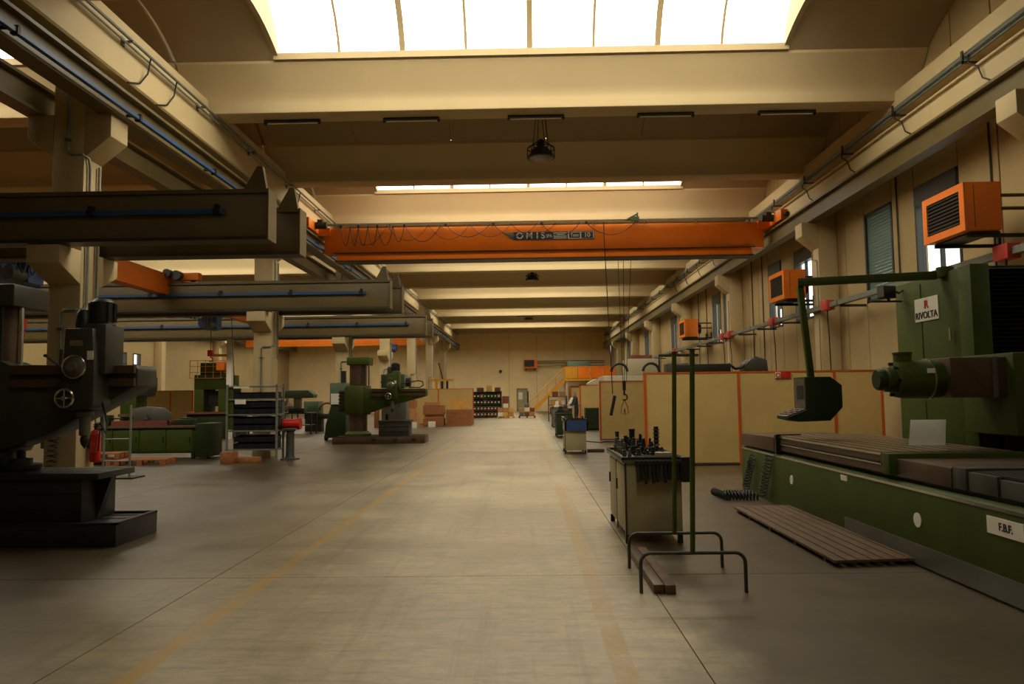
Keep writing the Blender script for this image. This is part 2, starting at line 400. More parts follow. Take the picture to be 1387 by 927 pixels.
part('backing', MB().box(8.66, 8.72, Y_FRONT, Y_BACK, 0, WZ0).box(8.66, 8.72, Y_FRONT, Y_BACK, WZ1, 10.2), JOINT, wr)
for i, (a, b, k) in enumerate(WIN):
    wn = struct('window_%d' % (i+1), (8.55, (a+b)/2, WZ0))
    f = MB()
    for y0_, y1_ in ((a, a+.07), (b-.07, b)): f.box(8.44, 8.62, y0_, y1_, WZ0, WZ1)
    f.box(8.44, 8.62, a, b, WZ0, WZ0+.07).box(8.44, 8.62, a, b, WZ1-.07, WZ1)
    part('frame', f, FRAME, wn)
    if k != 2:
        part('mullion', MB().box(8.50, 8.58, (a+b)/2-.03, (a+b)/2+.03, WZ0, WZ1), FRAME, wn)
        part('pane', MB().box(8.535, 8.545, a+.07, (a+b)/2-.03, WZ0+.07, WZ1-.07), GLASS, wn)
        part('pane', MB().box(8.535, 8.545, (a+b)/2+.03, b-.07, WZ0+.07, WZ1-.07), GLASS, wn)
        part('shutter_roll', MB().box(8.42, 8.60, a+.03, b-.03, WZ1-.42, WZ1), FRAME, wn)
        if i in (6, 7, 5):
            s = part('blind', MB().box(8.50, 8.52, a+.07, (a+b)/2-.02, WZ0+.6, WZ1-.3), SHUT, wn)
    else:
        n = 26
        for q in range(n):
            z = WZ0+.07+(WZ1-WZ0-.14)*q/n
            part('slat', MB().prism([(8.49,z),(8.515,z+.004),(8.515,z+.07),(8.49,z+.074)], 'y', a+.07, b-.07), SHUT, wn)
# back wall
wb = struct('wall_back'); x = X_LEFT; xs = [X_LEFT]
while xs[-1] < X_RIGHT-.5: xs.append(min(X_RIGHT, xs[-1]+2.744))
for a, b in zip(xs[:-1], xs[1:]):
    if a < -.5 < b:
        part('wall_panel', MB().box(a+.01, -.90, Y_BACK, Y_BACK+.25, 0, 10.2), WALLB, wb)
        part('wall_panel', MB().box(.12, b-.01, Y_BACK, Y_BACK+.25, 0, 10.2), WALLB, wb)
        part('wall_panel', MB().box(-.90, .12, Y_BACK, Y_BACK+.25, 2.25, 10.2), WALLB, wb)
    else: part('wall_panel', MB().box(a+.01, b-.01, Y_BACK, Y_BACK+.25, 0, 10.2), WALLB, wb)
part('backing', MB().box(X_LEFT, X_RIGHT, Y_BACK+.22, Y_BACK+.3, 0, 10.2), JOINT, wb)
dr = struct('door_1', (-.39, Y_BACK, 0))
part('door_leaf', MB().box(-.86, .08, Y_BACK+.02, Y_BACK+.08, .01, 2.2), CABG, dr)
part('door_frame', MB().box(-.93,-.86,Y_BACK-.02,Y_BACK+.1,0,2.28).box(.08,.15,Y_BACK-.02,Y_BACK+.1,0,2.28).box(-.93,.15,Y_BACK-.02,Y_BACK+.1,2.2,2.28), STEEL, dr)
part('notice', MB().box(-.75,-.35,Y_BACK+.01,Y_BACK+.02,1.2,1.9), PAPER, dr)
part('dark_strip', MB().box(.13,.25,Y_BACK-.05,Y_BACK,.4,2.0), BLACK, dr)
# left wall with two small far windows; front wall behind the viewer
wl = struct('wall_left'); LWIN = [(42.5, 43.7), (44.4, 45.3)]
y = Y_FRONT
for a, b in LWIN+[(Y_BACK, Y_BACK)]:
    part('wall_panel', MB().box(X_LEFT-.25, X_LEFT, y, a if b > a else Y_BACK+.3, 0, 10.2), WALLC, wl)
    if b > a:
        part('wall_panel', MB().box(X_LEFT-.25, X_LEFT, a, b, 0, 3.7), WALLC, wl); part('wall_panel', MB().box(X_LEFT-.25, X_LEFT, a, b, 4.42, 10.2), WALLC, wl)
    y = b
for i, (a, b) in enumerate(LWIN):
    wn = struct('window_%d' % (len(WIN)+1+i), (X_LEFT, (a+b)/2, 3.7))
    part('frame', MB().box(X_LEFT-.15,X_LEFT+.02,a,a+.1,3.7,4.42).box(X_LEFT-.15,X_LEFT+.02,b-.1,b,3.7,4.42).box(X_LEFT-.15,X_LEFT+.02,a,b,3.7,3.77).box(X_LEFT-.15,X_LEFT+.02,a,b,4.36,4.42), FRAME, wn)
    part('pane', MB().box(X_LEFT-.11,X_LEFT-.10,a+.1,b-.1,3.77,4.36), GLASS, wn)
sstruct('wall_front', MB().box(X_LEFT-.3, X_RIGHT+.3, Y_FRONT-.25, Y_FRONT, 0, 10.3), WALLC)

# crane runways (steel I girders on the corbels)
def ibeam(cx, z0, z1, w, axis, a0, a1, tf=.05, tw=.04):
    p = [(cx-w/2,z0),(cx+w/2,z0),(cx+w/2,z0+tf),(cx+tw,z0+tf),(cx+tw,z1-tf),(cx+w/2,z1-tf),(cx+w/2,z1),(cx-w/2,z1),(cx-w/2,z1-tf),(cx-tw,z1-tf),(cx-tw,z0+tf),(cx-w/2,z0+tf)]
    return MB().prism(p, axis, a0, a1)
def runway(cx, label, name='crane_runway', busbar=0):
    t = thing(name, label, 'runway beam', (cx, 30, 6.17))
    part('girder', ibeam(cx, 6.17, 6.66, .30, 'y', Y_FRONT+.05, Y_BACK-.05), OLIVE, t)
    part('rail', MB().box(cx-.035, cx+.035, Y_FRONT+.05, Y_BACK-.05, 6.66, 6.73), STEEL, t)
    if busbar:
        bx = cx+busbar
        part('conductor_bar', MB().box(bx-.035, bx+.035, Y_FRONT+.1, Y_BACK-2, 6.24, 6.30), BLUE, t)
        for y in range(0, 70, 3): part('bracket', MB().box(min(cx,bx)-.0, max(cx,bx)+.05, y-.02, y+.02, 6.30, 6.34).box(bx-.05, bx+.05, y-.03, y+.03, 6.22, 6.31), BLACK, t)
    return t
runway(-6.62, 'olive steel crane runway on the left corbels carrying the orange bridge crane', busbar=.24)
runway(7.82, 'olive steel crane runway along the right wall above the orange heaters')
runway(-7.82, 'olive crane runway on the far side of the left columns, facing the side bay')
runway(X_LEFT+.75, 'olive crane runway along the distant left wall with small windows')

# cross-bay runways that reach out into the hall
def cross_runway(yc, xe, label, full=True, bar=True):
    t = thing('cross_runway', label, 'runway beam', (-10, yc, 3.97), 'cross-bay crane runways')
    x0 = X_LEFT+.6
    part('girder', MB().box(x0, xe, yc-.12, yc+.12, 4.02, 4.68), OLIVE, t, .006)
    part('top_flange', MB().box(x0, xe, yc-.17, yc+.17, 4.68, 4.73), OLIVE, t)
    part('bottom_flange', MB().box(x0, xe, yc-.17, yc+.17, 3.97, 4.02), OLIVED, t)
    part('end_plate', MB().box(xe, xe+.025, yc-.18, yc+.18, 3.97, 4.74), OLIVE, t)
    part('rail', MB().box(x0, xe-.1, yc-.03, yc+.03, 4.73, 4.78), STEEL, t)
    part('end_stop', MB().prism([(xe-.42,4.73),(xe-.05,4.73),(xe-.12,5.12),(xe-.2,5.12)], 'y', yc-.05, yc+.05), OLIVE, t)
    if bar:
        part('conductor_bar', MB().box(x0, xe-.62, yc-.21, yc-.15, 4.36, 4.43), BLUE, t)
        for i in range(9):
            xx = xe-.75-1.9*i
            part('bracket', MB().box(xx-.025, xx+.025, yc-.23, yc-.12, 4.43, 4.50).box(xx-.05, xx+.05, yc-.225, yc-.13, 4.35, 4.44), BLACK, t)
    return t
for k, word in ((0, 'nearest'), (1, 'second nearest'), (2, 'third nearest')):
    yk = 11.5+8.85*k
    cross_runway(yk-.42, (-3.83, -3.62, -3.85)[k], word+' olive cross-bay runway with blue rail, front one of its pair')
    cross_runway(yk+.78, (-3.72, -3.5, -3.75)[k], word+' olive cross-bay runway half hidden behind its blue-railed twin', bar=False)

# ================================================================== MAIN BRIDGE CRANE
YC = 23.4
cr = thing('bridge_crane', 'large orange overhead bridge crane spanning the central hall with blue nameplate', 'crane', (.6, YC, 5.86))
part('girder', MB().box(-6.3, 7.5, YC-.22, YC+.22, 6.12, 6.93), ORANGE, cr, .01)
part('lower_flange', MB().prism([(YC-.27,5.9),(YC+.27,5.9),(YC+.27,5.96),(YC+.23,6.12),(YC-.23,6.12),(YC-.27,5.96)], 'x', -5.9, 7.1), ORANGE, cr)
part('flange_plate', MB().box(-5.95, 7.15, YC-.30, YC+.30, 5.86, 5.895).box(-6.0, 7.2, YC-.28, YC+.28, 6.125, 6.15), OLIVED, cr)
for sx, xx in ((-1, -6.62), (1, 7.82)):
    e = part('end_truck', MB().box(xx-.14, xx+.14, YC-1.3, YC+1.3, 6.76, 7.06), ORANGE, cr, .01)
    for yy in (YC-1.05, YC+1.05): part('wheel', MB().cyl((xx-.09, yy, 6.84), (xx+.09, yy, 6.84), .11, 14), DARK, e)
    part('buffer', MB().cyl((xx, YC-1.3, 6.9), (xx, YC-1.45, 6.9), .06, 10), BLACK, e)
    part('drive_motor', MB().cyl((xx-sx*.15, YC-.6, 6.95), (xx-sx*.5, YC-.6, 6.95), .11, 12).box(xx-sx*.3-.08, xx-sx*.3+.08, YC-.7, YC-.5, 7.0, 7.12), DARKG, e)
    part('connecting_plate', MB().box(min(xx, xx-sx*.5), max(xx, xx-sx*.5), YC-.26, YC+.26, 6.70, 6.95), ORANGE, e)
part('cable_track', MB().box(-6.2, 7.3, YC-.36, YC-.30, 6.99, 7.05), GALV, cr)
for i in range(9): part('track_arm', MB().box(-5.8+1.6*i-.02, -5.8+1.6*i+.02, YC-.37, YC-.2, 6.93, 7.0), STEEL, cr)
hx = [-5.75,-5.45,-5.2,-4.9,-4.6,-4.1,-3.75,-2.6,-2.45,-1.05,-.95,.42,.55,1.75,1.95,3.5]
for i in range(0, len(hx)-1):
    sag = .62 if i < 5 else (.52 if i < 8 else .40)
    if hx[i+1]-hx[i] < .2: continue
    part('festoon_cable', MB().tube(catenary((hx[i], YC-.34, 6.97), (hx[i+1], YC-.34, 6.97), sag), .013, 5), BLACK, cr)
for a, b, sg in ((-5.6,-4.3,.6),(-4.3,-3.0,.48),(-3.0,-1.7,.46),(-1.7,-.4,.4),(-.4,1.0,.38)):
    part('festoon_cable', MB().tube(catenary((a, YC-.31, 6.97), (b, YC-.31, 6.97), sg), .009, 5), BLACK, cr)
for x_ in hx[::2]: part('cable_trolley', MB().box(x_-.03, x_+.03, YC-.37, YC-.29, 6.93, 7.0), BLACK, cr)
part('tow_bracket', MB().box(3.35, 3.6, YC-.40, YC-.28, 6.99, 7.12).cbox((3.55, YC-.36, 7.08), (.05,.05,.34)).cbox((3.35, YC-.36, 7.1), (.4,.04,.05), 0, -.5), GREENT, cr)
sg = part('nameplate', MB().box(-.33, 2.22, YC-.235, YC-.222, 6.47, 6.72), mat('sign_blue', (38, 62, 88), .5, var=.05), cr)
part('plate_flash', MB().prism([(-.33,6.49),(-.68,6.705),(-.33,6.705)], 'y', YC-.234, YC-.223).prism([(-.33,6.475),(-.5,6.56),(-.33,6.56)], 'y', YC-.234, YC-.223), GALV, cr)
part('plate_panel', MB().box(1.38, 2.20, YC-.240, YC-.234, 6.485, 6.705), WHITE, cr)
part('plate_field', MB().box(1.42, 1.76, YC-.244, YC-.239, 6.51, 6.68).box(1.80, 2.17, YC-.244, YC-.239, 6.50, 6.69), MATS['sign_blue'], cr)
part('plate_lines', MB().box(.93,1.34,YC-.24,YC-.234,6.50,6.53).box(.93,1.34,YC-.24,YC-.234,6.56,6.585).box(.93,1.34,YC-.24,YC-.234,6.615,6.64).box(.93,1.34,YC-.24,YC-.234,6.665,6.69), WHITE, cr)
ROTF = (math.radians(90), 0, 0)
for ch, xx in (('O',-.13),('M',.17),('I',.42),('S',.60)): text(ch, .28, WHITE, cr, (xx, YC-.238, 6.595), ROTF, 'letter')
text('SPA', .14, WHITE, cr, (.79, YC-.238, 6.58), ROTF, 'letter', .8)
text('Tonn', .15, WHITE, cr, (1.59, YC-.247, 6.595), ROTF, 'letter', .8)
text('10', .2, WHITE, cr, (1.985, YC-.247, 6.595), ROTF, 'letter', 1.0)
hs = part('hoist', MB().box(2.7, 4.1, YC+.32, YC+.95, 6.0, 6.7).cyl((2.8, YC+.62, 6.2),(4.0, YC+.62, 6.2), .28, 16), BLUED, cr)
for x_ in (3.02, 3.2, 3.45): part('hoist_rope', MB().tube([(x_, YC+.5, 6.1), (3.12+.25*(x_-3.12), YC+.5, 2.0)], .010, 5), BLACK, hs)
part('hook_block', MB().box(3.08, 3.18, YC+.46, YC+.54, 1.72, 2.02).cyl((3.13,YC+.5,1.72),(3.13,YC+.5,1.6),.03,8).ring((3.13,YC+.5,1.5),.09,.025,'y',14,6,-2.2,2.0), DARK, hs)
for s_ in (-1, 1): part('sling_chain', MB().tube([(3.13, YC+.5, 1.42), (3.13+s_*.09, YC+.5, 1.2), (3.13+s_*.12, YC+.5, 1.0), (3.13+s_*.03, YC+.5, .95), (3.13, YC+.5, 1.15)], .012, 5), DARK, hs)
pd = part('pendant_cable', MB().tube([(2.5, YC-.35, 6.98), (2.5, YC-.35, 6.5), (2.66, YC-.35, 1.6)], .014, 6), BLACK, cr)
part('pendant_control', MB().cbox((2.66, YC-.35, 1.25), (.09, .08, .62), 0, .22), BLACK, pd)

# cranes in the left cross bays, travelling on the cross runways
def bay_crane(xc, y0, y1, label, hy):
    t = thing('bay_crane', label, 'crane', (xc, (y0+y1)/2, 4.8), 'small orange cranes in the left bays')
    part('girder', MB().box(xc-.16, xc+.16, y0, y1, 4.42, 4.98), ORANGE, t, .01)
    for yy in (y0, y1):
        e = part('end_truck', MB().box(xc-.95, xc+.95, yy-.11, yy+.11, 4.82, 5.02), ORANGE, t, .01)
        part('drive_motor', MB().cyl((xc+.2, yy-.12, 4.98), (xc+.2, yy-.38, 4.98), .11, 12).cyl((xc+.42, yy-.12, 4.93), (xc+.42, yy-.3, 4.93), .13, 12), DARKG, e)
        for s_ in (-.75, .75): part('wheel', MB().cyl((xc+s_, yy-.05, 4.86), (xc+s_, yy+.05, 4.86), .08, 12), DARK, e)
    h = part('hoist', MB().cyl((xc-.05, hy-.45, 4.05), (xc-.05, hy+.45, 4.05), .19, 14).box(xc-.2, xc+.25, hy-.2, hy+.25, 3.88, 4.32), BLUED, t)
    part('hoist_motor', MB().cyl((xc+.12, hy-.62, 4.0), (xc+.12, hy-.2, 4.0), .13, 12), DARKG, h)
    part('trolley', MB().box(xc-.25, xc+.25, hy-.35, hy+.35, 4.3, 4.4), DARK, h)
    for k in range(7): part('cable_loop', MB().tube(catenary((xc+.3, y0+.5+.28*k, 4.4), (xc+.3, y0+.78+.28*k, 4.4), .38, 8), .014, 5), BLACK, t)
    part('pendant_cable', MB().tube([(xc+.35, hy+.8, 4.4), (xc+.5, hy+.9, 1.3)], .012, 5), BLACK, t)
    part('hoist_rope', MB().tube([(xc, hy, 3.9), (xc, hy, 3.2)], .012, 5), BLACK, h)
    part('hook', MB().box(xc-.08, xc+.08, hy-.06, hy+.06, 3.0, 3.2).ring((xc, hy, 2.9), .07, .02, 'y', 12, 6, -2.2, 1.8), RED, h)
    return t
bay_crane(-9.75, 12.28, 19.93, 'orange bay crane with blue hoist nearest the near left column', 14.2)
bay_crane(-10.3, 21.13, 28.78, 'orange bay crane with blue hoist beyond the second cross-bay runway', 24.2)
t = thing('side_hall_crane', 'orange bridge crane spanning the far end of the left side hall', 'crane', (-15.3, 60, 5.7))
part('girder', MB().box(-22.6, -8.1, 59.75, 60.25, 5.75, 6.6), ORANGE, t, .01)
for xx in (-22.85, -7.82): part('end_truck', MB().box(xx-.14, xx+.14, 58.7, 61.3, 6.76, 7.02), ORANGE, t)
part('hoist', MB().box(-11.5, -10.3, 59.2, 59.7, 5.3, 5.8).cyl((-11.4, 59.4, 5.4), (-10.4, 59.4, 5.4), .25, 14), BLUED, t)
for x_ in (-11.1, -10.7): part('hoist_rope', MB().tube([(x_, 59.4, 5.3), (-10.9, 59.4, 2.6)], .02, 5), BLACK, t)

# ================================================================== CEILING LAMPS, CONDUITS
def tube_lamp(x, y, z, label, on=False):
    t = thing('fluorescent_lamp', label, 'lamp', (x, y, z), 'fluorescent lamps under the roof beams')
    part('housing', MB().prism([(y-.07,z-.05),(y+.07,z-.05),(y+.05,z),(y-.05,z)], 'x', x-.62, x+.62), DARKG, t)
    part('tube', MB().cyl((x-.56, y, z-.068), (x+.56, y, z-.068), .016, 8), WHITE, t)
    for s_ in (-1, 1): part('end_cap', MB().box(x+s_*.605-.025, x+s_*.605+.025, y-.03, y+.03, z-.09, z-.045), DARK, t)
for x, wd in ((-5.1,'leftmost'),(-2.45,'second from left'),(.3,'middle'),(3.15,'second from right'),(5.8,'rightmost')):
    tube_lamp(x, Y0B+.42, ZB-.004, 'unlit fluorescent lamp under the nearest roof beam, '+wd+' of its row')
tube_lamp(.05, Y0B+PITCHB*8+.4, ZB-.004, 'lone fluorescent lamp under a far roof beam near the back wall')
def high_bay(x, y, z, label):
    t = thing('high_bay_lamp', label, 'lamp', (x, y, z), 'caged lamps hanging from the ceiling')
    part('reflector', MB().lathe([(.10,.30),(.16,.28),(.30,.12),(.335,.02),(.325,.0),(.29,.12),(.13,.27)], (x,y,z), 24), DARKG, t)
    part('lens', MB().lathe([(.02,-.05),(.2,-.045),(.31,-.005),(.31,.015),(.02,.02)], (x,y,z), 24), STEEL, t)
    part('ballast', MB().lathe([(.07,.30),(.09,.32),(.09,.46),(.05,.5)], (x,y,z), 16), DARK, t)
    c = MB(); c.ring((x,y,z+.02), .345, .018, 'z', 24); c.ring((x,y,z+.26), .345, .016, 'z', 24); c.ring((x,y,z+.36), .22, .014, 'z', 20)
    for i in range(8):
        a = i*math.pi/4; c.tube([(x+.345*math.cos(a),y+.345*math.sin(a),z), (x+.345*math.cos(a),y+.345*math.sin(a),z+.26), (x+.22*math.cos(a),y+.22*math.sin(a),z+.36)], .013, 5)
    part('cage', c, DARK, t)
    ztop = ZB+.42
    h = MB()
    for a in (.4, 2.0, 3.5, 5.1): h.tube([(x+.22*math.cos(a), y+.22*math.sin(a), z+.36), (x+.05*math.cos(a), y+.05*math.sin(a), ZB+1.515)], .010, 5)
    part('hanger', h, IRONB, t)
high_bay(.47, 18.85, 7.68, 'dark caged high-bay lamp hanging nearest, above the bridge crane')
high_bay(.42, 39.8, 7.75, 'dark caged high-bay lamp hanging just beyond the bridge crane')
high_bay(.3, 60.65, 7.75, 'dark caged high-bay lamp hanging farthest, near the back wall')
t = thing('conduit_run', 'grey conduit run with brackets along the left cream girder', 'conduit', (-6.7, 30, 7.7))
part('pipe', MB().cyl((-6.66, Y_FRONT+.1, 7.74), (-6.66, Y_BACK-.2, 7.74), .028, 8), GALV, t)
part('pipe', MB().cyl((-6.70, Y_FRONT+.1, 7.66), (-6.70, Y_BACK-.2, 7.66), .020, 8), GALV, t)
for i in range(26): part('bracket', MB().box(-6.80, -6.6, .6+2.9*i-.02, .6+2.9*i+.02, 7.68, 7.71).box(-6.80, -6.78, .6+2.9*i-.05, .6+2.9*i+.05, 7.62, 7.78), STEEL, t)
for y_ in (12.9, 13.9, 21.8, 30.5, 39.3): part('drop_cable', MB().tube([(-6.66, y_, 7.72), (-6.72, y_+.02, 7.45), (-6.77, y_-.15, 7.2), (-6.80, y_-.5, 7.07)], .015, 6), BLACK, t)
t = thing('conduit_run', 'bundle of grey conduits and trays along the right cream girder', 'conduit', (7.8, 30, 7.4))
for x_, z_, r_ in ((7.84,7.52,.03),(7.80,7.45,.026),(7.88,7.44,.03),(7.84,7.39,.022)): part('pipe', MB().cyl((x_, Y_FRONT+.1, z_), (x_, Y_BACK-.2, z_), r_, 8), GALV, t)
part('pipe', MB().cyl((7.84, Y_FRONT+.1, 7.18), (7.84, Y_BACK-.2, 7.18), .03, 8), CREAM, t)
for i in range(30): part('bracket', MB().box(7.72, 8.1, .4+2.5*i-.025, .4+2.5*i+.025, 7.33, 7.36).box(7.74, 7.77, .4+2.5*i-.025, .4+2.5*i+.025, 7.33, 7.55), DARKG, t)
for i in range(14):
    y_ = 5.0+2.6*i
    part('drop_cable', MB().tube([(7.80, y_, 7.45), (7.74, y_-.1, 7.25), (7.80, y_-.25, 7.12), (7.84, y_-.3, 6.9), (7.90, y_-.55, 6.72)], .014, 6), BLACK, t)
# power busway on the right wall with red tap boxes
t = thing('power_busway', 'galvanised power busway fixed along the right wall below the windows', 'busway', (7.83, 26, 3.8))
part('trunking', MB().box(7.77, 7.90, 3.8, 45.7, 3.75, 3.87), GALV, t)
for i in range(17): part('joint_cover', MB().box(7.76, 7.91, 4.2+2.4*i, 4.26+2.4*i, 3.74, 3.88), STEEL, t)
for i in range(5):
    for dy in (2.2, 4.4, 6.6): part('support', MB().box(7.8, 8.44, 11.9+8.85*(i-1)+dy, 11.95+8.85*(i-1)+dy, 3.69, 3.75), DARKG, t)
for i, y_ in enumerate((12.1, 19.3, 23.5, 28.5, 29.5, 39.0)):
    b = part('tap_box', MB().box(7.70, 7.92, y_-.19, y_+.19, 3.69, 3.94), REDS, t, .01)
    part('tap_cable', MB().tube([(7.8, y_, 3.69), (7.82, y_+.05, 3.4), (7.86, y_+.1, 3.1), (7.88, y_+.1, 1.2)], .014, 6), BLACK, b)
# orange unit heaters
def heater(x0, y0, z0, label, w=1.27, d=.6, h=.80, wall=8.45):
    t = thing('unit_heater', label, 'heater', (x0+d/2, y0+w/2, z0), 'orange wall heaters')
    x1, y1, z1 = x0+d, y0+w, z0+h
    part('casing', MB().box(x0+.034, x1, y0, y1, z0, z1), ORANGE, t, .006)
    part('front_frame', MB().box(x0,x0+.035,y0+.002,y0+.14,z0,z1).box(x0,x0+.035,y1-.14,y1-.002,z0,z1).box(x0,x0+.035,y0+.14,y1-.14,z0,z0+.12).box(x0,x0+.035,y0+.14,y1-.14,z1-.12,z1), ORANGE, t)
    part('core', MB().box(x0+.022, x0+.032, y0+.12, y1-.12, z0+.1, z1-.1), BLACK, t)
    for i in range(9):
        z = z0+.14+i*.062
        part('louvre', MB().prism([(x0-.005,z),(x0+.03,z+.022),(x0+.03,z+.030),(x0-.005,z+.008)], 'y', y0+.13, y1-.13), DARKG, t)
    part('side_seam', MB().box(x0+.16, x0+.17, y0-.004, y0+.002, z0+.05, z1-.05), IRONB, t)
    part('bracket', MB().box(x0+.1, wall, y0+.15, y0+.2, z0-.09, z0-.03).box(x0+.1, wall, y1-.2, y1-.15, z0-.09, z0-.03).box(wall-.05, wall, y0+.15, y0+.2, z0-.35, z0+.2).box(wall-.05, wall, y1-.2, y1-.15, z0-.35, z0+.2).box(x0+.15,x0+.6,y0+.1,y1-.1,z0-.03,z0), DARK, t)
    part('pipe', MB().cyl((x1, y0+.2, z0+.62), (wall, y0+.2, z0+.62), .03, 8).cyl((x1, y0+.2, z0+.4), (wall, y0+.2, z0+.4), .03, 8), IRONB, t)
    part('fan_motor', MB().cyl((x1, y0+.65, z0+.4), (x1+.25, y0+.65, z0+.4), .22, 16), DARK, t)
heater(7.2, 12.15, 4.20, 'orange louvred wall heater nearest the viewer, beside the milling machine')
heater(7.2, 20.7, 4.20, 'orange wall heater second along the right wall beyond the pendant arm')
heater(7.2, 33.7, 4.15, 'small distant orange wall heater third along the right wall')
t = thing('unit_heater', 'orange wall heater on the back wall left of the staircase', 'heater', (.48, 73.5, 4.05), 'orange wall heaters')
part('casing', MB().box(-.2, 1.15, 73.35, 73.9, 4.25, 5.15), ORANGE, t, .012)
part('core', MB().box(-.12, .85, 73.33, 73.36, 4.4, 5.05), BLACK, t)
for i in range(8): part('louvre', MB().box(-.12, .85, 73.31, 73.35, 4.42+.08*i, 4.45+.08*i), DARKG, t)
part('bracket', MB().box(0, .08, 73.4, 74, 4.0, 4.25).box(.85, .93, 73.4, 74, 4.0, 4.25), BLACK, t)
for z_ in (4.45, 4.75, 4.95): part('pipe', MB().cyl((1.15, 73.7, z_), (7.8, 73.7, z_), .035, 8), IRONB, t)

# ================================================================== RIGHT SIDE
# --- large green milling machine
mm = thing('milling_machine', 'large green bed milling machine with long slotted table and tall column', 'machine', (4.6, 8.6, 0))
bed = part('bed', MB().prism([(3.56,0),(5.05,0),(5.05,.72),(3.62,.72),(3.56,.70)], 'y', 4.2, 12.55), GREEN, mm, .008)
part('bed_edge', MB().box(3.553, 3.575, 4.2, 12.55, .68, .705), CHROME, bed)
part('way_cover', MB().box(3.72, 4.95, 4.2, 12.5, .72, .77), DARK, mm)
part('end_cover', MB().prism([(12.62,.74),(12.55,.93),(10.95,.95),(10.95,.74)], 'x', 3.57, 4.9), IRONB, mm, .005)
tb = part('table', MB().box(3.60, 4.92, 7.65, 10.95, .775, .955), IRONB, mm)
for i in range(8):
    x_ = 3.60+1.32*i/8
    part('table_rib', MB().box(x_+.006, x_+.135, 7.65, 10.95, .955, .985), IRON, tb)
part('side_slot', MB().box(3.592, 3.601, 7.75, 10.9, .865, .89), BLACK, tb)
part('edge_strip', MB().box(3.586, 3.601, 7.7, 10.95, .95, .975).box(3.584, 3.601, 7.7, 10.95, .855, .865), CHROME, tb)
part('table_end', MB().box(3.57, 4.95, 7.5, 7.65, .77, .98), GREEN, mm, .01)
for i, (a, b, zt) in enumerate(((6.55,7.5,.93),(6.35,6.55,.945),(5.95,6.33,.92),(4.2,5.93,.90))):
    part('telescopic_cover', MB().box(3.64+.01*i, 4.9, a, b, .76, zt), IRONB if i == 0 else DARKG, mm, .006)
part('cover_slats', MB().box(3.7, 4.85, 4.3, 7.4, .905, .925), DARK, mm)
part('kick_plate', MB().box(3.545, 3.56, 5.2, 8.55, .02, .20), STEEL, mm)
for y_, z_, r_ in ((10.22,.42,.05),(6.98,.42,.055)): part('round_label', MB().cyl((3.552, y_, z_), (3.562, y_, z_), r_*1.2, 18), PAPER, bed)
part('small_plate', MB().box(3.552, 3.562, 8.46, 8.62, .60, .66), PAPER, bed)
part('bed_plate', MB().box(3.550, 3.562, 5.50, 5.93, .50, .63), PAPER, bed)
ROTL = (math.radians(90), 0, math.radians(-90))
text('F.B.F.', .085, BLACK, bed, (3.549, 5.70, .565), ROTL, 'lettering', .9)
part('clamp', MB().box(3.54, 3.66, 10.75, 10.82, .72, .99).box(3.56, 3.9, 10.76, 10.81, .985, 1.0), DARK, mm)
# column and cross-moving head
colm = part('machine_column', MB().box(5.2, 6.95, 8.85, 10.5, 0, 3.06), GREEN, mm, .012)
part('seam', MB().box(5.194, 5.201, 9.83, 9.845, .4, 3.0), GREEND, colm)
part('side_rail', MB().box(5.12, 5.34, 8.60, 8.86, .4, 3.05), GREEN, mm, .01)
part('side_rail', MB().box(6.8, 7.0, 8.60, 8.86, .4, 3.05), GREEN, mm, .01)
bl = part('bellows_cover', MB().box(5.36, 6.78, 8.72, 8.86, 1.9, 3.04), BLACK, mm)
for i in range(22): part('fold', MB().prism([(8.72,1.92+.05*i),(8.66,1.945+.05*i),(8.72,1.97+.05*i)], 'x', 5.37, 6.77), BLACK, bl)
part('lower_bellows', MB().box(5.36, 6.78, 8.74, 8.86, .3, 1.1), BLACK, mm)
part('lower_ways', MB().box(5.15, 5.3, 8.55, 8.72, .4, 1.2).box(5.40, 5.46, 8.6, 8.73, .4, 1.2), DARK, mm)
part('grab_handle', MB().box(5.155, 5.165, 9.12, 9.16, 2.2, 2.36), CHROME, mm)
sgn = part('maker_plate', MB().box(5.188, 5.20, 9.42, 9.98, 2.5, 2.80), WHITE, colm)
text('RIVOLTA', .125, BLACK, colm, (5.185, 9.70, 2.57), ROTL, 'lettering', 1.05)
text('R', .15, RED, colm, (5.185, 9.69, 2.705), ROTL, 'emblem', 1.15)
hd = part('headstock', MB().box(5.0, 6.7, 7.75, 8.66, 1.12, 1.98), GREEN, mm, .015)
part('head_side', MB().box(5.28, 6.7, 7.70, 7.76, 1.12, 2.05), GREEND, hd, .01)
part('head_handle', MB().box(5.36, 5.42, 7.67, 7.70, 1.75, 1.92), PAPER, hd)
part('head_post', MB().cyl((5.3, 7.72, 1.95), (5.3, 7.72, 2.12), .02, 8), DARK, hd)
for i in range(3): part('bolt', MB().cyl((5.42+.09*i, 7.70, 1.40), (5.42+.09*i, 7.68, 1.40), .018, 8), BLACK, hd)
part('ram', MB().box(4.42, 5.02, 7.86, 8.34, 1.52, 1.94), IRONB, mm, .012)
part('ram_face', MB().box(4.85, 4.9, 7.85, 7.87, 1.52, 1.94), STEEL, mm)
sp = part('spindle_head', MB().lathe([(.05,-.62),(.11,-.62),(.13,-.60),(.13,-.52),(.19,-.50),(.205,-.42),(.205,-.2),(.215,-.18),(.215,-.14),(.2,-.12),(.2,.0),(.05,0)], (4.46, 8.1, 1.72), 24, 'x'), GREEN, mm)
part('spindle_nose', MB().lathe([(.04,-.70),(.10,-.70),(.115,-.68),(.115,-.6),(.04,-.6)], (4.46, 8.1, 1.72), 20, 'x'), GREEND, sp)
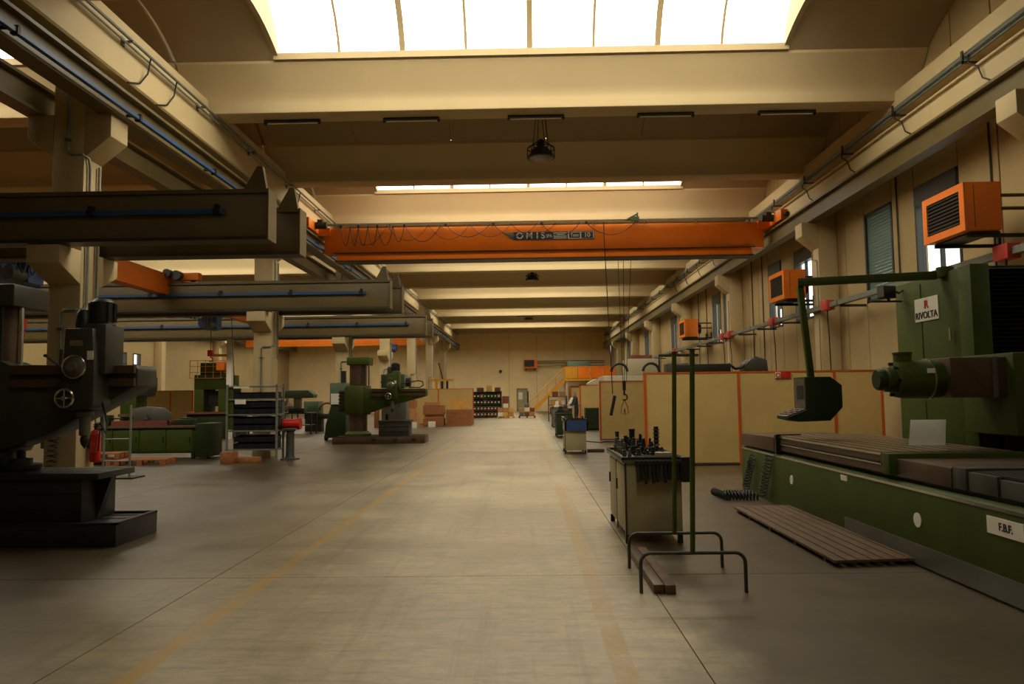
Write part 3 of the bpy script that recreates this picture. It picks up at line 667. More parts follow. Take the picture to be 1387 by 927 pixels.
part('lock_ring', MB().lathe([(.2,-.185),(.222,-.185),(.222,-.165),(.2,-.165)], (4.46, 8.1, 1.72), 24, 'x'), CHROME, sp)
part('top_cap', MB().cyl((4.05, 8.1, 1.9), (4.05, 8.1, 1.99), .09, 16).cyl((4.05, 8.1, 1.99), (4.05, 8.1, 2.01), .10, 16), GREEN, sp)
for i in range(8):
    a = i*math.pi/4; part('bolt', MB().cyl((3.94, 8.1+.165*math.cos(a), 1.72+.165*math.sin(a)), (3.9, 8.1+.165*math.cos(a), 1.72+.165*math.sin(a)), .017, 6), DARK, sp)
part('data_tag', MB().box(4.2, 4.28, 7.885, 7.895, 1.78, 1.83), PAPER, sp)
# swinging pendant arm
arm = part('pendant_arm', MB().cbox((4.36, 9.55, 3.03), (1.62, .09, .10), math.atan2(-.45, 1.6)), GREEN, mm, .006)
part('arm_pivot', MB().cyl((5.22, 9.28, 3.0), (5.22, 9.28, 3.12), .1, 14), GREEN, mm)
part('arm_drop', MB().cbox((3.66, 9.79, 2.37), (.075, .075, 1.22), 0, -.08), GREEN, mm, .005)
px, py = 3.66, 9.8
bx = part('control_box', MB().prism([(px-.10,1.79),(px+.22,1.79),(px+.36,1.68),(px+.36,1.40),(px+.2,1.23),(px-.2,1.22),(px-.34,1.255),(px-.34,1.28),(px-.10,1.37)], 'y', py-.21, py+.21), GREEND, mm, .006)
part('control_face', MB().box(px-.108, px-.10, py-.19, py+.19, 1.39, 1.77), STEEL, bx)
part('screen', MB().box(px-.112, px-.106, py-.15, py+.08, 1.5, 1.68), BLACK, bx)
part('key_panel', MB().prism([(px-.345,1.285),(px-.11,1.375),(px-.11,1.385),(px-.345,1.295)], 'y', py-.19, py+.19), STEEL, bx)
for i in range(4):
    for j in range(5): part('key', MB().cbox((px-.30+.05*i, py-.15+.075*j, 1.312+.019*i), (.025,.04,.016), 0, -.36), BLACK if (i+j) % 3 else RED, bx)
sl = part('work_lamp', MB().cbox((4.97, 10.28, 2.95), (.2,.14,.17), .3), BLACK, mm, .01)
part('lamp_stem', MB().tube([(4.78,10.33,2.83),(5.2,10.33,2.83)], .014, 6).tube([(4.97,10.28,2.9),(5.03,10.33,2.83)], .02, 6).tube([(5.05,10.3,2.98),(5.15,10.3,2.94),(5.2,10.3,2.98)], .016, 6), DARK, sl)
part('lamp_lens', MB().cbox((4.88, 10.25, 2.95), (.02,.12,.14), .3), STEEL, sl)
cb = MB(); cb.tube(helix((3.50, 11.75, .62), (3.45, 12.0, .10), .055, 11), .009, 5); part('coiled_hose', cb, BLACK, mm)
cb = MB(); cb.tube(helix((3.50, 10.95, .68), (3.46, 11.2, .10), .055, 11), .009, 5); part('coiled_hose', cb, BLACK, mm)
part('bed_socket', MB().box(3.52, 3.56, 12.05, 12.12, .38, .52), BLACK, bed)
pm = MB().add([(4.30,8.55,.985),(4.68,8.50,.985),(4.84,8.75,1.26),(4.46,8.80,1.26),(4.31,8.56,.98),(4.69,8.51,.98),(4.85,8.76,1.255),(4.47,8.81,1.255)], [(0,1,2,3),(7,6,5,4),(0,4,5,1),(1,5,6,2),(2,6,7,3),(3,7,4,0)])
single('guard_sheet', pm, WHITE, 'white metal guard sheet leaning on the milling table below the spindle', 'sheet', (4.5, 8.6, .985))
cb = MB()
for i in range(3): cb.tube(helix((2.95+.04*i, 11.35+.16*i, .06), (3.42, 11.25+.18*i, .06), .05, 10), .010, 5)
cb.tube(helix((2.98, 11.3, .06), (2.92, 11.9, .06), .05, 11), .010, 5)
single('coiled_hose', cb, BLACK, 'black spiral hose lying in coils on the floor by the green bed', 'hose', (3.1, 11.5, 0))
# --- duckboard
t = thing('duckboard', 'long dark wooden duckboard of lengthwise slats lying beside the green bed', 'duckboard', (3.2, 8.6, 0))
for i in range(7):
    x_ = 2.79+.121*i
    o = part('slat', MB().box(x_, x_+.104, 6.98-.0+.012*i, 10.30+.015*i, .035, .065), WOODD, t, .004)
for y_ in (7.2, 8.0, 8.8, 9.6, 10.1): part('batten', MB().box(2.80, 3.63, y_, y_+.07, 0, .035), WOODD, t)
# --- tool cabinets along the aisle
def cabinet(x0, x1, y0, y1, h, label, body, doors=2, tray=DARK):
    t = thing('tool_cabinet', label, 'cabinet', ((x0+x1)/2, (y0+y1)/2, 0), 'tool cabinets along the aisle')
    zb = .09
    part('body', MB().box(x0+.015, x1, y0, y1, zb, h-.06), body, t, .006)
    n = doors
    for i in range(n):
        a = y0+.03+(y1-y0-.06)*i/n; b = y0+.03+(y1-y0-.06)*(i+1)/n
        d = part('door', MB().box(x0, x0+.016, a+.012, b-.012, zb+.04, h-.1), body, t, .003)
        part('handle', MB().box(x0-.018, x0, b-.09, b-.06, h*.55, h*.68), DARK, d)
    for yy in (y0, y1-.05):
        for xx in (x0, x1-.05): part('leg', MB().box(xx, xx+.05, yy, yy+.05, 0, zb), DARK, t)
    part('edge_post', MB().box(x0, x0+.02, y0-.004, y0+.02, zb, h-.06), DARKG, t)
    part('middle_post', MB().box(x0-.004, x0+.01, (y0+y1)/2-.012, (y0+y1)/2+.012, zb-.05, h-.06), DARKG, t)
    part('top', MB().box(x0-.03, x1+.03, y0-.03, y1+.03, h-.06, h-.03), STEEL, t, .004)
    part('rim', MB().box(x0-.03,x0-.015,y0-.03,y1+.03,h-.03,h).box(x1+.015,x1+.03,y0-.03,y1+.03,h-.03,h).box(x0-.03,x1+.03,y0-.03,y0-.015,h-.03,h).box(x0-.03,x1+.03,y1+.015,y1+.03,h-.03,h), tray, t)
    return t
cabinet(1.05, 1.66, 8.15, 9.62, .92, 'grey-cream tool cabinet in the foreground crowded with dark tool holders', CABG)
rk = thing('clamp_rack', 'dark rack of hanging clamping bars on the near side of the foreground cabinet', 'rack', (1.4, 8.05, .6))
part('rail', MB().box(1.16, 1.72, 8.09, 8.12, .82, .88).box(1.16, 1.72, 8.04, 8.06, .85, .88), DARK, rk)
for i in range(13):
    hh = random.uniform(.20, .27)
    part('clamp_bar', MB().box(1.165+.042*i, 1.195+.042*i, 8.05, 8.085, .885-hh, .89), DARK if i % 3 else DARKG, rk)
part('backplate', MB().box(1.64, 1.76, 8.03, 8.12, .66, .92), DARK, rk)
def holder(x, y, z, r, h, m=DARK):
    return MB().lathe([(r*1.0,0),(r*1.05,.02),(r*.95,h*.35),(r*1.25,h*.36),(r*1.25,h*.46),(r*.9,h*.48),(r*.55,h*.98),(r*.4,h),(.002,h)], (x,y,z), 12)
spots = []
for j in range(7):
    for i in range(4):
        spots.append((1.13+.13*i+random.uniform(-.02,.02), 8.42+.165*j+random.uniform(-.03,.03)))
for i, (x, y) in enumerate(spots):
    hgt = random.uniform(.06, .12) if y < 8.9 else random.uniform(.09, .20)
    if (i % 9) == 4: hgt += .06
    single('tool_holder', holder(x, y, .89, random.uniform(.022, .034), hgt), DARK if i % 4 else STEEL, 'dark tool holder, %s from left in the %s row on the foreground cabinet' % (ORD[i % 4], ORD[i//4]), 'tool holder', (x, y, .89), 'tool holders on the foreground cabinet')
tt = [(1.14,9.50,.24,.03),(1.33,9.52,.27,.045),(1.24,9.45,.19,.03)]
for (x, y, h, r), wd in zip(tt, ('slim', 'thick tall', 'short stepped')):
    single('boring_bar', MB().lathe([(r,0),(r,h*.5),(r*.8,h*.52),(r*.8,h*.9),(r*.9,h*.92),(r*.9,h),(.002,h)], (x,y,.89), 12), DARK, wd+' black boring bar upright at the far end of the foreground cabinet', 'boring bar', (x,y,.89))
t = thing('spiral_tool', 'tall dark stepped shell mill with bright edges on the foreground cabinet', 'cutter', (1.58, 9.2, .89))
part('shank', MB().cyl((1.58,9.2,.89), (1.58,9.2,1.20), .028, 12), DARK, t)
for i in range(6): part('insert', MB().cyl((1.58,9.2,.93+.045*i), (1.58,9.2,.945+.045*i), .042, 10), STEEL, t)
single('gauge_box', MB().box(1.42, 1.60, 8.32, 8.5, .89, .95), CABG, 'pale small box among tool holders on the foreground cabinet', 'box', (1.5, 8.4, .89), bevel=.004)
for i in range(3):
    single('flat_spanner', MB().cbox((1.22+.06*i, 8.28+.05*i, .896+.01*i), (.26,.03,.012), .4-.3*i).lathe([(.025,0),(.025,.012)], (1.33+.06*i, 8.33+.02*i, .891+.01*i), 10), CHROME, ('lowest', 'middle', 'topmost')[i]+' bright spanner lying at the near corner of the foreground cabinet', 'spanner', (1.22+.06*i, 8.28+.05*i, .89))
cabinet(1.03, 1.62, 20.45, 21.4, .93, 'grey-cream tool cabinet with a blue tray in mid-aisle', CABG)
single('tray', MB().box(1.05,1.66,20.38,20.42,.62,.90).box(1.05,1.66,20.42,20.44,.62,.66).box(1.05,1.08,20.38,20.44,.62,.9).box(1.63,1.66,20.38,20.44,.62,.9), BLUED, 'dark blue tray hooked on the near side of the mid-aisle cabinet', 'tray', (1.35, 20.4, .62))
for i in range(9):
    x, y = 1.12+.14*(i % 4), 20.6+.22*(i//4)
    single('tool_holder', holder(x, y, .90, .03, random.uniform(.08,.2)), DARK, 'dark tool holder, %s from left in the %s row on the mid-aisle cabinet' % (ORD[i % 4], ORD[i//4]), 'tool holder', (x, y, .9), 'tool holders on the mid-aisle cabinet')
single('bent_handle', MB().tube([(1.10,20.55,.9),(1.02,20.5,1.0),(.96,20.5,1.02),(.99,20.48,.93),(1.05,20.47,.85)], .018, 6), CHROME, 'bright bent lever hooked on the corner of the mid-aisle cabinet', 'lever', (1.05, 20.5, .9))
cabinet(1.12, 1.7, 28.2, 29.6, .95, 'dark green open cabinet behind the mid-aisle cabinet', GREEND)
cabinet(1.3, 1.88, 37.6, 39.2, .98, 'grey cabinet at the far end of the aisle cabinets', STEEL)
for i, (x, y, z, m_, lb) in enumerate(((1.3,28.5,.92,DARK,'black vice on the dark green open cabinet'),(1.5,28.9,.92,IRONB,'brown casting on the dark green open cabinet'),(1.55,38.0,.95,WHITE,'white carton on the far grey cabinet'),(1.72,38.3,.95,CARD,'brown carton on the far grey cabinet'))):
    single('bench_item', MB().box(x-.13,x+.13,y-.12,y+.12,z,z+.14).box(x-.07,x+.09,y-.08,y+.08,z+.14,z+.24+.04*i), m_, lb, 'workpiece', (x,y,z), bevel=.008)
single('floor_bar', MB().box(1.68, 2.15, 20.9, 21.0, 0, .09), IRONB, 'short brown steel bar on the floor right of the mid-aisle cabinet', 'bar', (1.9, 20.95, 0), bevel=.005)
single('floor_cable', MB().tube([(2.0,25.6,.015),(2.2,25.2,.015),(2.5,24.9,.015),(2.6,25.3,.015),(2.9,25.1,.015)], .02, 6), BLACK, 'black cable lying on the floor by the second cream screen', 'cable', (2.4, 25.2, 0))
# --- tubular stands with green posts
def stand(y0, x0, x1, xp, ztop, label):
    t = thing('barrier_stand', label, 'stand', ((x0+x1)/2, y0, 0), 'tubular stands with tall posts')
    zc, r = .315, .013
    pts = [(x0,y0,0),(x0,y0,zc-.08)]+[(x0+.08-.08*math.cos(a), y0, zc-.08+.08*math.sin(a)) for a in [math.pi/2*i/5 for i in range(1,6)]]
    pts += [(x1-.08+.08*math.sin(a), y0, zc-.08+.08*math.cos(a)) for a in [math.pi/2*i/5 for i in range(0,6)]]+[(x1,y0,0)]
    part('hoop_foot', MB().tube(pts, r*1.15, 8), DARKG, t)
    part('post', MB().cyl((xp-.0, y0, zc), (xp+.05, y0+.03, ztop), .021, 12), GREEN, t)
    part('post_cap', MB().cyl((xp+.05, y0+.03, ztop), (xp+.05, y0+.03, ztop+.012), .024, 12), DARK, t)
stand(6.15, .905, 1.745, 1.325, 1.95, 'nearer tubular hoop stand with tall green post in front of the foreground cabinet')
stand(7.02, .93, 1.78, 1.35, 1.98, 'farther tubular hoop stand with green post close to the foreground cabinet')
single('timber_bar', MB().prism([(1.0,0),(1.085,0),(1.085,.075),(1.0,.075)], 'y', 6.12, 7.7), IRONB, 'left one of two long brown bars lying under the hoop stands', 'bar', (1.04, 6.9, 0), bevel=.006)
single('timber_bar', MB().prism([(1.09,0),(1.175,0),(1.175,.075),(1.09,.075)], 'y', 6.10, 7.62), WOODD, 'right one of two long brown bars lying under the hoop stands', 'bar', (1.13, 6.9, 0), bevel=.006)
# --- cream screens with orange frames
def screen(y0, xs, h, label, name='partition_screen', sx=1):
    t = thing(name, label, 'screen', (sum(xs)/len(xs), y0, 0), 'cream screens with orange frames')
    for a, b in zip(xs[:-1], xs[1:]): part('panel', MB().box(a+.03, b-.03, y0-.012, y0+.012, .05, h-.03), BOARD, t)
    for a in xs: part('post', MB().box(a-.03, a+.03, y0-.03, y0+.03, 0, h), ORANGEF, t)
    part('top_rail', MB().box(xs[0]-.03, xs[-1]+.03, y0-.02, y0+.02, h-.03, h+.005), ORANGEF, t)
    part('bottom_rail', MB().box(xs[0], xs[-1], y0-.02, y0+.02, .02, .06), IRONB, t)
    return t
s1 = screen(16.78, [2.66, 4.74, 6.86, 7.9], 2.07, 'cream screen with orange frame behind the milling machine, nearest on the right')
sn = part('danger_sign', MB().box(5.55, 5.90, 16.745, 16.766, 1.91, 2.05), RED, s1)
part('sign_field', MB().box(5.555, 5.67, 16.74, 16.747, 1.915, 2.045), PAPER, sn); part('sign_symbol', MB().ring((5.612,16.738,1.98), .042, .010, 'y', 16), RED, sn)
part('sign_lines', MB().box(5.69,5.80,16.74,16.747,1.935,1.95).box(5.69,5.80,16.74,16.747,1.975,1.99).box(5.69,5.80,16.74,16.747,2.01,2.025), REDS, sn)
screen(26.1, [2.57, 4.4, 6.4], 2.06, 'cream screen with orange frame second along the right side')
screen(36.0, [2.6, 4.6, 6.6], 2.06, 'cream screen third along the right side beside the workers')
screen(46.0, [2.75, 4.6, 6.6], 2.06, 'farthest cream screen on the right near the staircase')
# machines standing behind the screens
t = thing('planer_machine', 'long dark machine showing above the nearest cream screen', 'machine', (4.4, 18.2, 0))
part('base', MB().box(3.2, 6.2, 17.6, 18.8, 0, 1.2), GREEND, t, .02); part('upright', MB().box(3.4, 3.9, 17.9, 18.5, 1.2, 2.32), DARKG, t, .02); part('upright', MB().box(5.0, 5.7, 17.9, 18.5, 1.2, 2.1), DARKG, t, .02)
part('beam', MB().box(3.55, 4.85, 17.75, 18.15, 2.08, 2.29), DARK, t, .02)
part('hump', MB().prism([(5.2,2.1),(5.75,2.1),(5.73,2.36),(5.6,2.42),(5.35,2.40),(5.22,2.28)], 'y', 17.8, 18.3), DARKG, t, .02)
part('hose', MB().tube([(4.75,17.9,2.2),(4.85,17.9,2.28),(5.0,17.9,2.17),(5.15,17.9,2.2),(5.3,17.9,2.33),(5.5,17.9,2.42),(5.7,17.9,2.36)], .035, 8), BLACK, t)
t = thing('machining_centre', 'white enclosed machine with black hoses behind the second cream screen', 'machine', (4.2, 29.5, 0))
part('cabin', MB().box(2.95, 5.4, 28.5, 30.6, 0, 2.3), MCH, t, .04); part('top_unit', MB().box(3.9, 5.2, 28.8, 30.2, 2.3, 2.95), MCH, t, .03)
part('window', MB().box(3.2, 4.4, 28.48, 28.51, 1.1, 1.9), BLACK, t)
for a in (3.55, 4.75): part('hose', MB().ring((a, 28.4, 2.45), .3, .05, 'y', 16, 8, 0, math.pi), BLACK, t)
part('red_cap', MB().box(4.1, 4.9, 29, 29.6, 2.95, 3.1), RUST, t)
part('hose_frame', MB().tube([(5.1,28.6,2.3),(5.1,28.6,3.05),(6.6,28.6,3.05)], .05, 8), BLACK, t)
t = thing('lathe', 'pale green machine beyond the third cream screen on the right', 'machine', (4.2, 39, 0))
part('body', MB().box(3.1, 5.6, 38.2, 39.8, 0, 1.9), GREENT, t, .03); part('guard', MB().prism([(3.2,1.9),(5.3,1.9),(5.3,2.4),(3.6,2.4),(3.2,2.2)], 'y', 38.3, 39.7), MCH, t, .02); part('panel', MB().box(3.5,4.1,38.16,38.2,1.1,1.7), BLACK, t)
t = thing('green_cabinet', 'low dark green chest in front of the third cream screen', 'cabinet', (3.0, 33.9, 0))
part('body', MB().box(2.65, 3.5, 33.7, 34.4, .05, 1.0), GREEND, t, .01)
for i in range(4): part('drawer', MB().box(2.68, 3.47, 33.685, 33.7, .1+.22*i, .29+.22*i), GREEND, t)
part('plinth', MB().box(2.7,3.45,33.75,34.35,0,.05), BLACK, t)
# --- two workers
def person(loc, facing, label, top, legs, bend=0.0, arm=0.5):
    me = bpy.data.meshes.new('body')
    V = [(0,0,.93),(0,.02,1.12),(0,.03+.25*bend,1.32),(0,.04+.38*bend,1.47-.1*bend),(0,.05+.43*bend,1.55-.12*bend),(0,.07+.48*bend,1.63-.14*bend),(0,.06+.5*bend,1.72-.15*bend)]
    R = [.15,.135,.16,.085,.055,.088,.075]; Ed = [(i,i+1) for i in range(6)]
    for s_ in (-1, 1):
        o = len(V); sh = V[3]
        V += [(s_*.19,sh[1],sh[2]-.04),(s_*.25,sh[1]+.08,sh[2]-.30),(s_*.2,sh[1]+.08+.26*arm,sh[2]-.40),(s_*.18,sh[1]+.1+.36*arm,sh[2]-.41)]
        R += [.062,.05,.038,.042]; Ed += [(3,o),(o,o+1),(o+1,o+2),(o+2,o+3)]
        o = len(V); V += [(s_*.095,0,.86),(s_*.11,.03,.48),(s_*.11,-.01,.09),(s_*.12,.14,.035)]; R += [.10,.068,.045,.04]; Ed += [(0,o),(o,o+1),(o+1,o+2),(o+2,o+3)]
    me.from_pydata(V, Ed, [])
    tmp = bpy.data.objects.new('tmp', me); COL.objects.link(tmp)
    sk = tmp.modifiers.new('s', 'SKIN')
    for i, sv in enumerate(me.skin_vertices[0].data): sv.radius = (R[i], R[i]*(.72 if i in (1,2) else .95)); sv.use_root = (i == 0)
    tmp.modifiers.new('u', 'SUBSURF').levels = 2
    dg = bpy.context.evaluated_depsgraph_get(); m2 = bpy.data.meshes.new_from_object(tmp.evaluated_get(dg)); bpy.data.objects.remove(tmp)
    m2.materials.clear()
    for q in (legs, top, SKIN, HAIR, BLACK): m2.materials.append(q)
    hz, hy = V[5][2], V[5][1]
    for p in m2.polygons:
        c = p.center; p.use_smooth = True
        if c.z > hz-.09 and abs(c.x) < .12: p.material_index = 3 if (c.z > hz+.035 or c.y < hy-.03) else 2
        elif abs(c.x) > .13 and c.y > V[3][1]+.1+.27*arm and c.z > .8: p.material_index = 2
        elif c.z > .92: p.material_index = 1
        elif c.z < .08: p.material_index = 4
        else: p.material_index = 0
    o = link('person', m2, None, loc); o.rotation_euler = (0,0,facing); return tag(o, label, 'person')
person((2.50, 37.3, 0), math.radians(100), 'person in dark clothes standing beside the third cream screen', CLOTHD, CLOTHD, .05, .8)
person((2.24, 38.9, 0), math.radians(-60), 'person in light grey shirt bending over work beside a dark-clothed colleague', CLOTHW, CLOTHD, .6, 1.0)
# --- yellow staircase and mezzanine at the back wall
t = thing('staircase', 'yellow steel staircase rising to a landing at the back wall', 'staircase', (2, 69.5, 0))
n = 16; X0, X1, Z1 = .35, 3.55, 3.05
for yy in (68.9, 69.9): part('stringer', MB().add([(X0,yy,0),(X0+.28,yy,0),(X1+.05,yy,Z1-.3),(X1+.05,yy,Z1),(X1-.1,yy,Z1),(X0,yy,.15)]+[(X0,yy+.05,0),(X0+.28,yy+.05,0),(X1+.05,yy+.05,Z1-.3),(X1+.05,yy+.05,Z1),(X1-.1,yy+.05,Z1),(X0,yy+.05,.15)], [(5,4,3,2,1,0),(6,7,8,9,10,11)]+[(i,(i+1)%6,6+(i+1)%6,6+i) for i in range(6)]), YELLOW, t)
for i in range(n): part('tread', MB().box(X0+.12+(X1-X0-.2)*i/n, X0+.36+(X1-X0-.2)*i/n, 68.95, 69.9, Z1*(i+.6)/n, Z1*(i+.6)/n+.04), STEEL, t)
for yy in (68.92, 69.92):
    part('handrail', MB().tube([(X0,yy,1.0),(X1,yy,Z1+1.05),(4.2,yy,Z1+1.05)], .035, 6).tube([(X0,yy,.55),(X1,yy,Z1+.55)], .022, 6), YELLOW, t)
    for i in range(5): part('baluster', MB().cyl((X0+(X1-X0)*i/4,yy,Z1*i/4), (X0+(X1-X0)*i/4,yy,Z1*i/4+1.03), .025, 6), YELLOW, t)
t = thing('mezzanine', 'steel mezzanine platform with orange guard panels at the back right', 'platform', (5.8, 70, 0))
part('deck', MB().box(3.6, 8.3, 68.8, 72.8, 2.85, 3.05), YELLOW, t)
for xx in (3.75, 5.9, 8.0):
    for yy in (69, 72.5): part('leg', MB().box(xx-.08, xx+.08, yy-.08, yy+.08, 0, 2.85), CREAM, t)
for i in range(4): part('guard_panel', MB().box(3.65+1.15*i, 4.75+1.15*i, 68.82, 68.86, 3.1, 4.1), ORANGE if i else YELLOW, t)
part('guard_rail', MB().box(3.6, 8.3, 68.8, 68.87, 4.12, 4.2), ORANGE, t)
single('plant_cabinet', MB().box(3.9, 6.0, 70.0, 71.6, 3.05, 4.75).box(4.0, 5.9, 69.97, 70.0, 3.2, 4.6), GREENT, 'large grey-green plant cabinet standing on the mezzanine', 'cabinet', (5, 70.8, 3.05), bevel=.02)
single('plant_fan', MB().lathe([(.1,-.3),(.42,-.28),(.45,-.2),(.45,.2),(.3,.3)], (6.45, 69.6, 3.55), 18, 'y').box(6.1, 6.8, 69.4, 69.9, 3.05, 3.25), BLACK, 'black round fan unit on the mezzanine behind orange panels', 'fan', (6.45, 69.6, 3.05))
single('store_cabinet', MB().box(4.2, 7.6, 70.5, 72, 0, 2.4).box(4.3, 5.8, 70.48, 70.5, .2, 2.2).box(5.95, 7.5, 70.48, 70.5, .2, 2.2), STEEL, 'grey steel store cabinet beneath the mezzanine', 'cabinet', (5.9, 71.2, 0), bevel=.01)

# ================================================================== LEFT SIDE
# --- radial drilling machines: base, round column, arm, drilling head, box table
def radial_drill(loc, cxl, L, hxl, label, C1, C2, CD, tab, colz=3.0, cyo=.55, ext=0.0, zt=1.93, depth=1.0, loop=True, over=.05):
    X, Y, _ = loc
    t = thing('radial_drill', label, 'drill', (X+L/2, Y+.5, 0), 'radial drilling machines')
    b = part('base', MB().box(X, X+L, Y, Y+depth, 0, .235), CD, t, .012)
    part('base_rim', MB().box(X,X+L,Y,Y+.05,.235,.262).box(X,X+L,Y+depth-.05,Y+depth,.235,.262).box(X+L-.05,X+L,Y,Y+depth,.235,.262), CD, b)
    part('base_slot', MB().box(X+1.5, X+L-.06, Y+.45, Y+.5, .232, .24), BLACK, b)
    part('base_slot', MB().box(X+1.5, X+L-.06, Y+.7, Y+.75, .232, .24), BLACK, b)
    for xx in (X+L*.45, X+L*.68, X+L*.88): part('lifting_pocket', MB().box(xx-.08, xx+.08, Y-.004, Y+.02, .08, .17), BLACK, b)
    cx, cy_ = X+cxl, Y+cyo
    part('foot_flange', MB().lathe([(.46,.235),(.46,.33),(.40,.38),(.35,.42),(.1,.42)], (cx,cy_,0), 24), C1, t)
    part('column', MB().lathe([(.32,.42),(.32,1.0),(.30,1.02),(.30,colz-.26),(.1,colz-.26)], (cx,cy_,0), 28), IRONB, t)
    part('column_head', MB().box(cx-.34, cx+.46, cy_-.34, cy_+.34, colz-.27, colz), C1, t, .03)
    part('lead_screw', MB().cyl((cx+.40,cy_-.12,1.9), (cx+.40,cy_-.12,colz-.27), .035, 10), CHROME, t)
    part('guide_rod', MB().cyl((cx+.28,cy_-.28,1.9), (cx+.28,cy_-.28,colz-.27), .02, 8), DARK, t)
    ze = zt-.31; LB = L; L = L+ext
    a = part('arm', MB().prism([(X+cxl-.40,1.06),(X+cxl-.40,zt+.02),(X+cxl+.35,zt+.02),(X+cxl+.45,zt-.03),(X+L,zt-.05),(X+L+.03,zt-.1),(X+L+.03,ze+.02),(X+L-.05,ze-.02),(X+cxl+.95,1.22),(X+cxl+.4,1.04)], 'y', cy_-.36, cy_+.1), C1, t, .02)
    part('arm_sleeve', MB().lathe([(.30,1.0),(.42,1.0),(.44,1.04),(.44,1.96),(.42,2.0),(.30,2.0)], (cx,cy_,0), 24), C1, a)
    for z_ in (zt-.10, ze+.06): part('arm_way', MB().box(X+cxl+.5, X+L+.01, cy_-.41, cy_-.35, z_-.045, z_+.045), IRONB, a)
    part('rack', MB().box(X+cxl+.5, X+L, cy_-.375, cy_-.36, zt-.24, zt-.20), DARK, a)
    part('clamp_box', MB().box(cx-.62, cx-.40, cy_-.25, cy_+.2, 1.1, 1.85), CD, a, .02)
    for i in range(6): part('cooling_fin', MB().box(cx-.64, cx-.42, cy_-.27, cy_+.22, 1.15+.12*i, 1.19+.12*i), BLACK, a)
    hx_, hy_ = X+hxl, cy_-.5
    h = part('drill_head', MB().prism([(hx_-.18,1.54),(hx_-.18,2.02),(hx_-.165,2.42),(hx_+.15,2.42),(hx_+.18,2.02),(hx_+.18,1.54),(hx_+.12,1.5),(hx_-.12,1.5)], 'y', hy_-.2, hy_+.16), C2, t, .02)
    part('gear_case', MB().box(hx_-.02, hx_+.25, hy_-.1, hy_+.3, 1.9, 2.48), C2, h, .03)
    part('motor', MB().lathe([(.05,2.42),(.15,2.42),(.15,2.48),(.13,2.5),(.13,2.74),(.09,2.78),(.02,2.79)], (hx_+.1,hy_+.08,0), 18), DARK, h)
    for i in range(10):
        an = i*math.pi/5; part('motor_fin', MB().cbox((hx_+.1+.135*math.cos(an), hy_+.08+.135*math.sin(an), 2.62), (.03,.012,.22), an), DARK, h)
    part('second_motor', MB().lathe([(.04,2.40),(.10,2.40),(.10,2.6),(.07,2.65),(.02,2.65)], (hx_-.09,hy_+.06,0), 14), DARK, h)
    part('dial', MB().lathe([(.02,-.10),(.055,-.10),(.06,-.06),(.11,-.05),(.13,-.03),(.13,0)], (hx_-.03,hy_-.2,1.98), 22, 'y'), STEEL, h)
    part('dial_ring', MB().ring((hx_-.03,hy_-.235,1.98), .125, .014, 'y', 24), CHROME, h)
    w_ = part('handwheel', MB().ring((hx_-.10,hy_-.28,1.63), .10, .014, 'y', 24), CHROME, h)
    part('wheel_spokes', MB().cyl((hx_-.10,hy_-.2,1.63),(hx_-.10,hy_-.30,1.63),.03,10).tube([(hx_-.2,hy_-.28,1.63),(hx_,hy_-.28,1.63)],.009,5).tube([(hx_-.10,hy_-.28,1.53),(hx_-.10,hy_-.28,1.73)],.009,5), CHROME, w_)
    part('lever', MB().tube([(hx_-.16,hy_-.2,1.95),(hx_-.34,hy_-.24,2.10)], .01, 6).lathe([(.002,-.02),(.022,-.01),(.022,.01),(.002,.02)], (hx_-.35,hy_-.24,2.11), 8), BLACK, h)
    part('lever', MB().tube([(hx_-.16,hy_-.2,1.78),(hx_-.30,hy_-.24,1.72)], .01, 6), BLACK, h)
    part('maker_plate', MB().box(hx_-.10, hx_+.05, hy_-.207, hy_-.2, 2.22, 2.28), CHROME, h)
    part('data_plate', MB().box(hx_+.10, hx_+.17, hy_-.207, hy_-.2, 2.06, 2.16), PAPER, h)
    s_ = part('spindle', MB().lathe([(.02,1.20),(.05,1.20),(.06,1.22),(.06,1.42),(.09,1.43),(.09,1.47),(.02,1.47)], (hx_,hy_-.04,0), 14), STEEL, h)
    part('drill_chuck', MB().lathe([(.008,1.06),(.014,1.08),(.035,1.10),(.045,1.14),(.045,1.18),(.03,1.20)], (hx_,hy_-.04,0), 12), DARK, s_)
    part('hose', MB().tube([(hx_+.17,hy_,1.6),(hx_+.26,hy_-.05,1.35),(hx_+.28,hy_-.1,1.22),(hx_+.2,hy_-.08,1.35)], .014, 6), BLACK, h)
    if loop: part('supply_hose', MB().tube([(hx_+.28,hy_+.15,2.05),(hx_+.6,hy_+.3,2.12),(hx_+.85,hy_+.35,2.16),(hx_+1.0,hy_+.36,2.12),(hx_+1.02,hy_+.36,2.0),(hx_+.9,hy_+.36,1.92),(hx_+.5,hy_+.36,1.93)], .022, 6), BLACK, a)
    tx0, tx1 = X+tab[0], X+tab[1]
    T = part('box_table', MB().box(tx0, tx1-over, Y+.15, Y+.85, .24, .72), tab[2], t, .012)
    part('table_top', MB().box(tx0-.02, tx1, Y+.12, Y+.9, .72, .79), tab[2], T, .006)
    for z_ in (.38, .55): part('table_slot', MB().box(tx0, tx1-over, Y+.146, Y+.152, z_, z_+.03), BLACK, T)
    for y_ in (.3, .5, .7): part('top_slot', MB().box(tx0, tx1, Y+y_, Y+y_+.03, .787, .793), BLACK, T)
    part('table_rib', MB().prism([(tx1-over,.24),(tx1-.03,.72),(tx1-over,.72)], 'y', Y+.45, Y+.55), tab[2], T)
    part('lamp_post', MB().cyl((X+L*.55,Y+.75,.24),(X+L*.55,Y+.75,1.0),.05,10), DARK, t)
    return t
